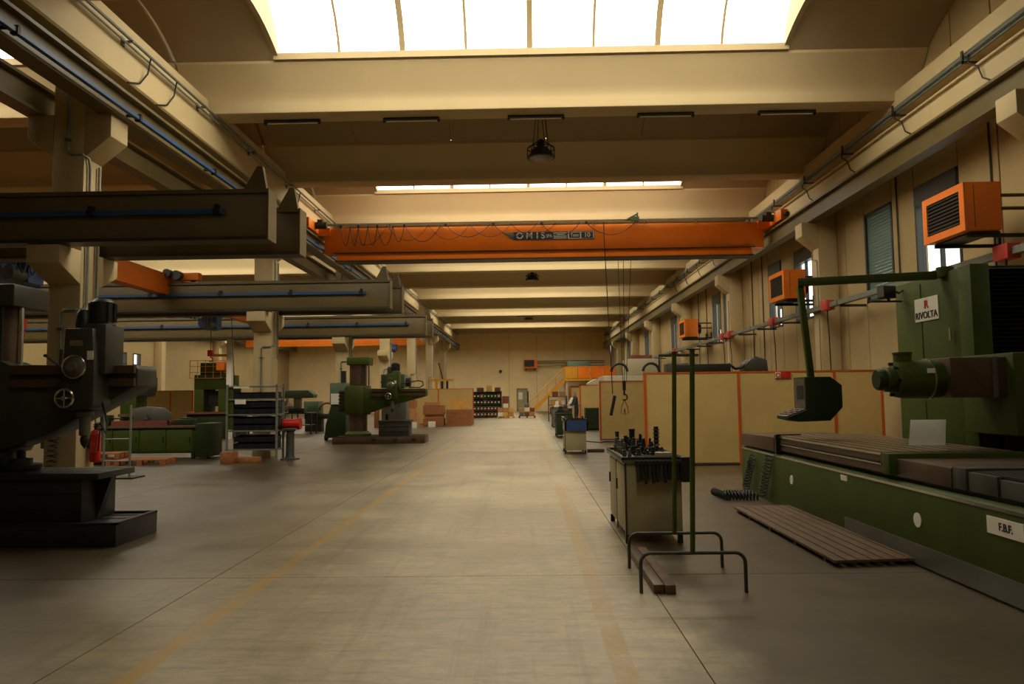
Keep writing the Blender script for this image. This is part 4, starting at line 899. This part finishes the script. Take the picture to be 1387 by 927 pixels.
radial_drill((-7.95, 8.2, 0), 1.45, 3.45, 2.92, 'dark grey radial drill with box table in the left foreground', DARKG, DARKG, DARK, (1.0, 3.17, DARK), cyo=.80, ext=-.06, zt=2.06, depth=.92, loop=False, over=.2)
radial_drill((-6.70, 25.75, 0), .78, 3.2, 2.08, 'green radial drill with brown column at mid-distance on the left', GREEN, GREEN, IRONB, (1.58, 2.68, DARKG))
single('cable_coil', MB().ring((-6.35,8.75,.83),.16,.02,'z',20).ring((-6.33,8.76,.87),.14,.02,'z',20).ring((-6.36,8.74,.91),.15,.018,'z',20), BLACK, 'black cable coil lying on the dark box table in the left foreground', 'cable', (-6.35,8.75,.79))
single('round_jig', MB().lathe([(.2,0),(.22,.03),(.22,.07),(.12,.09),(.12,.14),(.02,.14)], (-5.95,8.75,.793), 20), DARK, 'flat round black jig on the dark box table in the left foreground', 'jig', (-5.95,8.75,.79))
t = thing('hose_hanger', 'black spiral cable hanging in front of the near left column', 'cable', (-7.2, 11.4, .5))
part('strap', MB().tube([(-7.2,11.44,2.4),(-7.22,11.42,1.5),(-7.19,11.42,1.25)], .022, 6), BLACK, t)
part('coil', MB().tube(helix((-7.2,11.36,1.3),(-7.26,11.36,.62),.07,9), .010, 5), BLACK, t)
# fire extinguisher
t = thing('fire_extinguisher', 'red fire extinguisher hung on the near left column', 'extinguisher', (-6.86, 11.85, .62))
part('cylinder', MB().lathe([(.02,.62),(.075,.63),(.082,.66),(.082,1.05),(.065,1.11),(.03,1.14),(.02,1.14)], (-6.87,11.85,0), 20), RED, t)
part('valve', MB().cyl((-6.87,11.85,1.13),(-6.87,11.85,1.19),.022,10).box(-6.90,-6.80,11.835,11.865,1.18,1.20).box(-6.90,-6.79,11.835,11.865,1.21,1.225), BLACK, t)
part('hose', MB().tube([(-6.85,11.84,1.16),(-6.78,11.80,1.12),(-6.77,11.78,.95),(-6.78,11.78,.8)], .012, 6), BLACK, t)
part('label_band', MB().lathe([(.080,.78),(.0835,.78),(.0835,.95),(.080,.95)], (-6.87,11.85,0), 20), REDS, t)
part('bracket', MB().box(-6.97,-6.94,11.8,11.9,.85,1.0), DARK, t)
single('wall_sign', MB().box(-6.975,-6.965,11.72,11.98,1.7,1.95), PAPER, 'small pale notice on the near left column above the extinguisher', 'sign', (-6.97,11.85,1.7))
# ladder-like tubular stand behind the dark drill
t = thing('pipe_rack', 'thin grey upright pipe rack standing by the green workbench', 'rack', (-8.45, 15.4, 0))
for x_ in (-8.75, -8.2): part('upright', MB().cyl((x_,15.4,0),(x_,15.4,1.5),.025,8), GALV, t)
for z_ in (.35, .8): part('rung', MB().cyl((-8.75,15.4,z_),(-8.2,15.4,z_),.015,6), GALV, t)
part('foot', MB().box(-8.95,-8.0,15.15,15.65,0,.03), DARK, t)
# --- green workbench with vice and tray
t = thing('workbench', 'long green steel workbench with double doors at left', 'workbench', (-10.3, 20.5, 0))
part('carcass', MB().box(-11.95, -8.95, 20.12, 20.95, .16, .84), GREEN, t, .01)
for i in range(4): d = part('door', MB().box(-11.9+.73*i, -11.2+.73*i, 20.10, 20.122, .2, .8), GREEN, t, .004); part('handle', MB().box(-11.28+.73*i-(0 if i % 2 else .0), -11.25+.73*i, 20.08, 20.10, .45, .6), DARK, d)
part('side_panel', MB().box(-8.92, -8.55, 20.05, 20.95, .05, .95), GREEND, t, .01)
for x_ in (-11.95, -9.05, -8.62): part('leg', MB().box(x_, x_+.08, 20.12, 20.2, 0, .16), GREEND, t)
part('worktop', MB().box(-12.0, -8.92, 20.05, 21.0, .84, .90), WOODD, t, .006)
single('parts_tray', MB().box(-11.3,-9.7,20.15,20.7,.90,.93).box(-11.3,-9.7,20.15,20.18,.93,1.03).box(-11.3,-9.7,20.67,20.7,.93,1.03).box(-11.3,-11.27,20.15,20.7,.93,1.03).box(-9.73,-9.7,20.15,20.7,.93,1.03), RUST, 'shallow red parts tray on the green workbench', 'tray', (-10.5,20.4,.9))
single('bench_guard', MB().prism([(-10.9,.93),(-9.8,.93),(-9.8,1.22),(-10.0,1.38),(-10.5,1.42),(-10.9,1.36)], 'y', 20.5, 20.56), STEEL, 'grey cut steel guard plate standing on the green workbench', 'plate', (-10.4,20.5,.93), bevel=.005)
single('bench_vice', MB().box(-11.6,-11.35,20.2,20.45,.90,1.05).box(-11.6,-11.52,20.2,20.45,1.05,1.2).box(-11.43,-11.35,20.2,20.45,1.05,1.2).cyl((-11.35,20.32,1.1),(-11.1,20.32,1.1),.02,8).cyl((-11.1,20.22,1.1),(-11.1,20.42,1.1),.01,6), GREEND, 'dark green bench vice at the left end of the green workbench', 'vice', (-11.45,20.3,.9), bevel=.006)
for i, (x_, h_) in enumerate(((-10.75,.22),(-10.35,.28),(-10.28,.2))):
    single('oil_can', MB().lathe([(.07,0),(.07,h_*.5),(.02,h_*.7),(.012,h_),(.002,h_)], (x_,20.3,.93), 12), BLACK, ('left', 'tall middle', 'right')[i]+' black oil can in the red parts tray', 'oil can', (x_,20.3,.93))
single('bench_box', MB().box(-9.6,-9.15,20.3,20.7,.90,1.06).box(-9.5,-9.25,20.4,20.6,1.06,1.1), GREEND, 'green tool box at the right end of the green workbench', 'tool box', (-9.4,20.5,.9), bevel=.01)
# pallets on the floor at left
def pallet(x, y, z, rz, label, m=WOOD, w=1.2, d=.8):
    t = thing('pallet', label, 'pallet', (x, y, z), 'wooden pallets on the floor'); ORG[t.name] = Vector((0,0,0))
    for i in range(5): part('deck_board', MB().box(-w/2, w/2, -d/2+i*(d-.11)/4, -d/2+i*(d-.11)/4+.11, .115, .138), m, t)
    for xx in (-w/2, -.06, w/2-.12):
        for yy in (-d/2, -.06, d/2-.12): part('block', MB().box(xx, xx+.12, yy, yy+.12, .02, .115), m, t)
    for xx in (-w/2, -.06, w/2-.12): part('runner', MB().box(xx, xx+.12, -d/2, d/2, 0, .02), m, t)
    t.rotation_euler = (0,0,rz); return t
pallet(-9.55, 18.7, 0, .1, 'brown wooden pallet on the floor before the green workbench')
pallet(-10.9, 18.9, 0, -.05, 'second brown wooden pallet left of the first before the green workbench')
pallet(-10.85, 18.9, .14, .2, 'wooden pallet stacked on another before the green workbench')
for i, (x0_, x1_, h_) in enumerate(((-7.62,-7.3,.28),(-7.35,-6.7,.14))):
    single('wood_block', MB().box(x0_, x1_, 18.55+.1*i, 18.9, 0, h_), WOOD, ('upright brown wood block left of a flat one below the bin rack', 'flat brown wood block on the floor below the bin rack')[i], 'wood block', ((x0_+x1_)/2, 18.7, 0), bevel=.008)
# --- bin rack
t = thing('bin_rack', 'grey steel rack filled with rows of dark storage bins', 'rack', (-7.13, 19.6, 0))
for x_ in (-7.8, -6.5):
    for y_ in (19.32, 19.85): part('post', MB().box(x_, x_+.05, y_, y_+.05, 0, 1.97), GALV, t)
SHZ = (.30, .78, 1.20, 1.60, 1.93)
for z_ in SHZ: part('shelf', MB().box(-7.78, -6.46, 19.32, 19.9, z_-.035, z_), GALV, t)
part('side_sheet', MB().box(-7.79,-7.62,19.36,19.88,.8,1.9), GREEN, t)
part('label_card', MB().box(-7.6,-7.2,19.30,19.318,1.87,1.92), PAPER, t); part('label_card', MB().box(-7.56,-7.28,19.30,19.318,1.46,1.58), PAPER, t)
bin_mb = MB().add([(0,0,0),(.14,0,0),(.14,.42,0),(0,.42,0),(0,-.03,.13),(.14,-.03,.13),(.14,.42,.17),(0,.42,.17),(.01,.02,.012),(.13,.02,.012),(.13,.41,.012),(.01,.41,.012),(.01,-.01,.13),(.13,-.01,.13),(.13,.41,.17),(.01,.41,.17)],
    [(0,3,2,1),(0,1,5,4),(1,2,6,5),(2,3,7,6),(3,0,4,7),(8,9,10,11),(8,12,13,9),(9,13,14,10),(10,14,15,11),(11,15,12,8),(4,5,13,12),(5,6,14,13),(6,7,15,14),(7,4,12,15)])
bin_a = bin_mb.mesh('storage_bin', BLACK); bin_b = bin_mb.mesh('storage_bin', mat('bin_blue', (24, 30, 44), .5, var=.2))
for si, z_ in enumerate(SHZ[:4]):
    rows = 2 if SHZ[si+1]-z_ > .38 else 1
    for r_ in range(2):
        for i in range(8):
            if r_ == 1 and rows == 1 and i % 3 == 1: continue
            zz = z_+r_*.175+.001
            if zz+.17 > SHZ[si+1]-.04: continue
            o = link('storage_bin', bin_b if (i+si) % 2 else bin_a, None, (-7.6+.137*i, 19.36+.03*r_, zz))
            tag(o, 'dark plastic bin, %s from left, %s row, %s shelf of the bin rack' % (ORD[i], ('lower','upper')[r_], ('lowest','second','third','top')[si]), 'bin', 'dark bins on the rack shelf %d row %d' % (si+1, r_+1))
# --- bench grinder on pedestal
t = thing('bench_grinder', 'red bench grinder on an iron pedestal right of the bin rack', 'grinder', (-6.2, 19.6, 0))
part('pedestal', MB().lathe([(.25,0),(.25,.03),(.13,.05),(.11,.1),(.10,.72),(.15,.76),(.15,.8),(.02,.8)], (-6.2,19.6,0), 18), DARKG, t)
part('motor', MB().cyl((-6.38,19.6,.93),(-6.02,19.6,.93),.12,16), RED, t)
for x_ in (-6.45, -5.97): part('wheel_guard', MB().cyl((x_-.045,19.6,.93),(x_+.045,19.6,.93),.15,18), DARKG if x_ < -6.2 else RED, t)
# --- tall green machine left of the green drill
t = thing('pillar_machine', 'tall dark green machine with white panel left of the green drill', 'machine', (-7.2, 28.3, 0))
part('body', MB().prism([(-7.55,.1),(-6.75,.1),(-6.75,1.35),(-7.3,1.35),(-7.5,.6)], 'y', 27.9, 28.7), GREEND, t, .02)
part('panel', MB().box(-7.3,-6.8,27.86,27.9,1.35,1.75), WHITE, t); part('upper', MB().box(-7.35,-6.75,27.9,28.6,1.35,2.15), GREENT, t, .02)
part('chimney', MB().box(-6.95,-6.8,28,28.2,2.15,2.6), DARK, t)
for x_ in (-7.5, -6.9): part('wheel', MB().cyl((x_-.05,28.0,.12),(x_+.05,28.0,.12),.12,14), BLACK, t)
# --- pale green control cabinet behind the drill
t = thing('control_unit', 'pale teal machine head with grey body behind the green drill', 'machine', (-5.9, 33.2, 0))
part('body', MB().box(-6.4,-5.3,33,33.9,0,1.75), STEEL, t, .02); part('head', MB().box(-6.4,-5.35,32.9,33.8,2.0,2.6), GREENT, t, .03); part('neck', MB().box(-6.1,-5.5,33.1,33.7,1.75,2.0), DARK, t); part('motor', MB().cyl((-5.35,33.3,2.25),(-5.15,33.3,2.25),.2,14), DARK, t)
# --- press and screen in the left bays
t = thing('green_press', 'green press with yellow wire guard and dark opening in the left bay', 'press', (-13.0, 31, 0))
for x_ in (-13.6, -12.6): part('upright', MB().box(x_, x_+.4, 30.4, 31.6, 1.08, 2.0), GREEN, t, .02)
part('crown', MB().box(-13.6,-12.2,30.4,31.6,2.0,2.6), GREEN, t, .02)
part('bed', MB().box(-13.8,-11.9,30.2,31.8,0,1.0), GREEND, t, .02); part('table', MB().box(-13.9,-11.8,30.1,31.8,1.0,1.08), RUST, t)
part('ram', MB().box(-13.15,-12.65,30.7,31.3,1.3,1.95), DARK, t); part('motor_box', MB().box(-13.4,-12.4,30.5,31.5,2.6,3.1), GREEN, t, .02)
g_ = MB()
for i in range(6): g_.box(-13.75+.32*i,-13.73+.32*i,30.3,30.32,2.45,3.2)
for i in range(4): g_.box(-13.75,-12.13,30.3,30.32,2.45+.24*i,2.47+.24*i)
part('wire_guard', g_, YELLOW, t)
s_ = screen(33.2, [-17.4, -15.9, -14.9], 2.0, 'cream screen with orange post in the left bay behind the workbench')
t = thing('milling_machine', 'dark green upright milling machine beyond the left foreground drill arm', 'machine', (-14.5, 27.5, 0))
part('base', MB().box(-15.1,-13.9,26.9,28.1,0,.3), GREEND, t, .02); part('column', MB().box(-14.9,-14.3,27.2,28.0,.3,2.4), GREEN, t, .03); part('head', MB().lathe([(.1,1.7),(.28,1.75),(.34,2.0),(.34,2.4),(.2,2.6),(.05,2.6)], (-14.0,27.4,0), 16), DARKG, t); part('knee', MB().box(-14.3,-13.6,27.1,27.9,.7,1.0), GREEND, t, .02); part('table', MB().box(-14.8,-13.2,26.9,27.3,1.0,1.1), IRON, t)
# chain hoist with white board
t = thing('jib_hoist', 'small orange chain hoist with black hook beside a white board', 'hoist', (-12.2, 29.6, 0))
part('mast', MB().box(-11.95,-11.75,29.6,29.8,0,4.0), WHITE, t); part('arm', MB().box(-12.6,-11.75,29.65,29.75,3.3,3.4), YELLOW, t)
part('body', MB().box(-12.35,-12.0,29.55,29.85,2.75,3.1), ORANGE, t, .02); part('hook', MB().tube([(-12.17,29.7,2.75),(-12.17,29.7,2.6)],.02,6).ring((-12.17,29.7,2.5),.09,.03,'y',14,6,-2.2,1.8), BLACK, t)
# --- work tables and machines in the middle left
def table(x0, x1, y0, y1, h, label, m=DARKG):
    t = thing('work_table', label, 'table', ((x0+x1)/2,(y0+y1)/2,0), 'steel work tables at left')
    part('top', MB().box(x0,x1,y0,y1,h-.05,h), m, t); part('shelf', MB().box(x0+.05,x1-.05,y0+.05,y1-.05,h*.4,h*.4+.03), m, t)
    for x_ in (x0, x1-.06):
        for y_ in (y0, y1-.06): part('leg', MB().box(x_,x_+.06,y_,y_+.06,0,h-.05), m, t)
table(-11.0,-9.5,33,33.9,.95,'dark steel work table with shelf under a grey machine cover')
table(-13.2,-11.6,37,38,.9,'dark work table farther back in the left bay')
table(-9.8,-8.9,26.2,27.0,.85,'small dark work table behind the bench grinder')
t = thing('cutter_grinder', 'small grey-green covered grinder standing on the dark steel work table', 'grinder', (-10.2, 33.4, .95))
part('base', MB().box(-10.6,-9.9,33.2,33.7,.95,1.15), DARKG, t, .01); part('column', MB().box(-10.4,-10.1,33.3,33.6,1.15,1.6), CABG, t, .01); part('cover', MB().prism([(-10.8,1.6),(-9.5,1.6),(-9.45,1.75),(-9.7,1.95),(-10.7,1.95)], 'y', 33.1, 33.8), GREENT, t, .02); part('wheel', MB().cyl((-10.85,33.4,1.4),(-10.75,33.4,1.4),.15,16), STEEL, t)
t = thing('engine_block', 'dark jumble of machine castings on the farther left work table', 'casting', (-12.4, 37.4, .9))
part('block', MB().box(-12.9,-12.1,37.2,37.8,.9,1.35), DARKG, t, .03); part('cover', MB().lathe([(.3,0),(.3,.2),(.15,.35),(.02,.35)], (-12.0,37.5,1.0), 14), IRONB, t); part('pipe', MB().tube([(-12.7,37.3,1.35),(-12.7,37.3,1.7),(-12.3,37.3,1.75),(-12.2,37.3,1.4)], .05, 8), DARK, t)
single('flat_casting', MB().prism([(0,0),(1.6,0),(1.75,.3),(1.5,.42),(.1,.42)], 'y', 0, 1.0), STEEL, 'pale flat casting lying on the floor behind the left bays', 'casting', (0,0,0), bevel=.02).location = (-10.6, 40.5, 0)
t = thing('lathe', 'dark brown centre lathe with red guard far back at left', 'lathe', (-9.6, 36, 0))
part('bed', MB().box(-10.6,-8.2,35.6,36.3,.6,.85), DARKG, t, .02); part('headstock', MB().box(-10.6,-9.9,35.5,36.4,.85,1.45), GREENT, t, .03); part('tailstock', MB().box(-8.7,-8.3,35.7,36.2,.85,1.2), DARKG, t, .02); part('guard', MB().ring((-9.5,35.6,1.0),.35,.05,'y',16,8,0,math.pi), RUST, t); part('pedestal', MB().box(-10.6,-9.8,35.7,36.2,0,.6), DARKG, t, .02); part('pedestal', MB().box(-8.9,-8.3,35.7,36.2,0,.6), DARKG, t, .02)
t = thing('stool_rack', 'black open wire frame rack near the bench grinder', 'rack', (-9.35, 26.5, .85))
part('frame', MB().box(-9.6,-9.57,26.3,26.33,.85,1.5).box(-9.1,-9.07,26.3,26.33,.85,1.5).box(-9.6,-9.07,26.3,26.33,1.47,1.5).box(-9.35,-9.32,26.3,26.33,.85,1.5), BLACK, t)
t = thing('parts_cart', 'dark parts cart with racks of small tools behind the left workbench', 'cart', (-13.6, 22.5, 0))
part('frame', MB().box(-14.4,-12.8,22,22.9,.2,.9), GREEND, t, .02); part('shelf', MB().box(-14.5,-12.7,21.95,22.95,.9,.95), DARKG, t)
for i in range(7): part('tool', MB().lathe([(.05,0),(.05,.15),(.08,.16),(.08,.22),(.03,.35)], (-14.3+.22*i,22.3,.95), 10), STEEL if i % 2 else DARK, t)
for x_ in (-14.3,-12.95): part('wheel', MB().cyl((x_,22.1,.1),(x_+.06,22.1,.1),.1,12), BLACK, t)
# --- crates, screen, shelves and pallets at the far end
screen(42.6, [-7.4, -5.0, -3.02], 2.03, 'cream screen behind the stacked brown crates at far left')
def crate(x0,x1,y0,y1,z0,z1,m,label):
    t = thing('crate', label, 'crate', ((x0+x1)/2,(y0+y1)/2,z0), 'wooden crates at the far left')
    part('core', MB().box(x0+.02,x1-.02,y0+.02,y1-.02,z0+.01,z1-.01), m, t); n = max(2, int((z1-z0)/.18))
    for i in range(n): part('plank', MB().box(x0,x1,y0,y0+.02,z0+(z1-z0)*i/n+.008,z0+(z1-z0)*(i+1)/n-.008), m, t)
    part('corner', MB().box(x0,x0+.07,y0-.02,y0,z0,z1), m, t); part('corner', MB().box(x1-.07,x1,y0-.02,y0,z0,z1), m, t)
crate(-4.35,-2.95,40.6,41.8,0,.88,WOOD,'large brown crate with a pale board leaning on top')
single('pale_board', MB().cbox((-3.65,41.3,1.14),(1.0,.05,.52)), WOODL, 'pale yellow board standing on the large brown crate', 'board', (-3.65,41.3,.88))
crate(-5.55,-4.45,40.2,41.3,0,.42,WOOD,'low brown crate at the bottom of the middle stack')
crate(-5.5,-4.5,40.3,41.3,.42,.62,CARD,'thin pale crate in the middle of the middle stack')
crate(-5.55,-4.45,40.2,41.3,.62,1.12,WOOD,'brown crate third up in the middle stack')
crate(-5.5,-4.65,40.4,41.2,1.12,1.3,CARD,'small flat carton topping the middle stack')
crate(-6.7,-5.6,38.3,39.4,0,1.0,CARD,'wrapped tan crate behind the end of the green drill arm')
crate(-6.6,-5.7,38.4,39.3,1.0,1.45,WOOD,'brown crate on top of the wrapped tan crate')
crate(-7.9,-6.8,38.8,39.8,0,1.3,WOOD,'brown crate farthest left of the crate stacks')
crate(-5.9,-5.6,38.2,38.6,0,.3,WHITE,'small white box on the floor before the crates, left of two')
crate(-5.1,-4.75,38.9,39.3,0,.3,PAPER,'small white box on the floor before the crates, right of two')
t = thing('yellow_lifter', 'yellow lifting frame with black mast above the far left screen', 'lifter', (-5.1, 44.5, 0))
part('beam', MB().box(-5.75,-4.35,44.4,44.6,2.5,2.62), YELLOW, t); part('mast', MB().tube([(-4.95,44.5,2.6),(-5.1,44.5,3.2),(-5.2,44.5,3.6)],.04,6), DARK, t)
for x_ in (-5.4,-5.05,-4.75): part('leg', MB().box(x_,x_+.12,44.4,44.6,0,2.5), BLACK if x_ > -5.2 else YELLOW, t)
t = thing('bin_shelving', 'dark shelving with rows of green and brown bins at the far end', 'shelving', (-2.85, 55, 0))
for x_ in (-3.95,-2.9,-1.85): part('post', MB().box(x_,x_+.06,54.6,55.2,0,1.95), GREEND, t)
for z_ in (.12,.55,1.0,1.45,1.9): part('shelf', MB().box(-3.95,-1.8,54.6,55.2,z_-.04,z_), DARKG, t)
part('back_sheet', MB().box(-3.95,-1.8,55.18,55.2,0,1.9), DARKG, t)
for si, z_ in enumerate((.12,.55,1.0,1.45)):
    for i in range(8):
        x_ = -3.85+.25*i
        o = single('shelf_bin', MB().box(x_,x_+.23,54.6,55.1,z_,z_+.3), (IRONB if si < 2 else GREEND) if (i+si) % 5 else RUST, 'labelled dark bin, %s from left on the %s tier of the far shelving' % (ORD[i], ('lowest','second','third','top')[si]), 'bin', (x_+.1,54.8,z_), 'labelled bins on the far shelving tier %d' % (si+1))
        part('paper_label', MB().box(x_+.06,x_+.15,54.59,54.6,z_+.08,z_+.18), PAPER, o)
for i, (x_, w_, m_, lb) in enumerate(((-3.6,.5,IRONB,'brown carton left on top of the far shelving'),(-2.9,.4,WOODL,'tan carton in the middle on top of the far shelving'),(-2.3,.42,IRONB,'dark red carton right on top of the far shelving'),(-1.75,.5,RUST,'reddish carton stacked beside the far shelving'))):
    single('carton', MB().box(x_,x_+w_,54.7,55.1,1.9 if i < 3 else 0,2.2+.15*(i % 2) if i < 3 else 1.55), m_, lb, 'carton', (x_+w_/2,54.9,1.9 if i < 3 else 0), bevel=.01)
def loaded_pallet(x, y, label, cols):
    pallet(x, y, 0, 0, label+' underneath its cartons', WOODL if cols[0] is WHITE else IRONB)
    k = 0
    for i in range(3):
        for j in range(2 if i != 1 else 3):
            if i == 2 and j == 2: continue
            m_ = cols[k % len(cols)]; k += 1
            single('carton', MB().box(x-.55+.37*i,x-.2+.37*i,y-.3,y+.3,.139+.3*j,.139+.3*j+.28), m_, '%s carton of the %s column on the %s' % (('bottom','second','third')[j], ('left','middle','right')[i], label), 'carton', (x-.37+.37*i,y,.139+.3*j), bevel=.01)
loaded_pallet(-1.45, 53.2, 'white-wrapped pallet load before the far shelving', [WHITE, CARD, WOODL, CARD])
loaded_pallet(.05, 53.4, 'darker pallet load before the far door', [STEEL, CARD, RUST, PAPER])
single('orange_box', MB().box(2.2,3.0,64,64.6,0,.7), ORANGE, 'orange box on the floor under the yellow staircase', 'box', (2.6,64.3,0), bevel=.02)
t = thing('far_shelf', 'dark open shelf with white and brown goods beside the far workers', 'shelf', (1.9, 46, 0))
for z_ in (.5,1.0,1.5): part('shelf', MB().box(1.35,2.5,45.7,46.3,z_-.04,z_), DARKG, t)
for x_ in (1.35,2.45): part('post', MB().box(x_,x_+.05,45.7,46.3,0,1.55), DARKG, t)
for i,(x_,z_,m_) in enumerate(((1.45,.5,IRONB),(1.9,.5,WHITE),(1.5,1.0,WOODL),(2.0,1.0,PAPER),(1.6,1.5,RUST),(2.05,1.5,CARD))):
    single('carton', MB().box(x_,x_+.36,45.75,46.2,z_,z_+.3), m_, ('dark brown carton left on the lowest tier of the far open shelf','white carton right on the lowest tier of the far open shelf','tan carton left on the middle tier of the far open shelf','pale carton right on the middle tier of the far open shelf','reddish carton left on the top tier of the far open shelf','brown carton right on the top tier of the far open shelf')[i], 'carton', (x_+.18,46,z_))
t = thing('wall_bell', 'small dark bell with a pale ring below it on the back wall', 'bell', (-2.5, 73.95, 3.7))
part('bell', MB().lathe([(.05,-.15),(.14,-.12),(.16,0)], (-2.5,74,4.0), 14, 'y'), DARK, t); part('ring', MB().ring((-2.5,73.96,3.5), .2, .02, 'y', 20), PAPER, t)
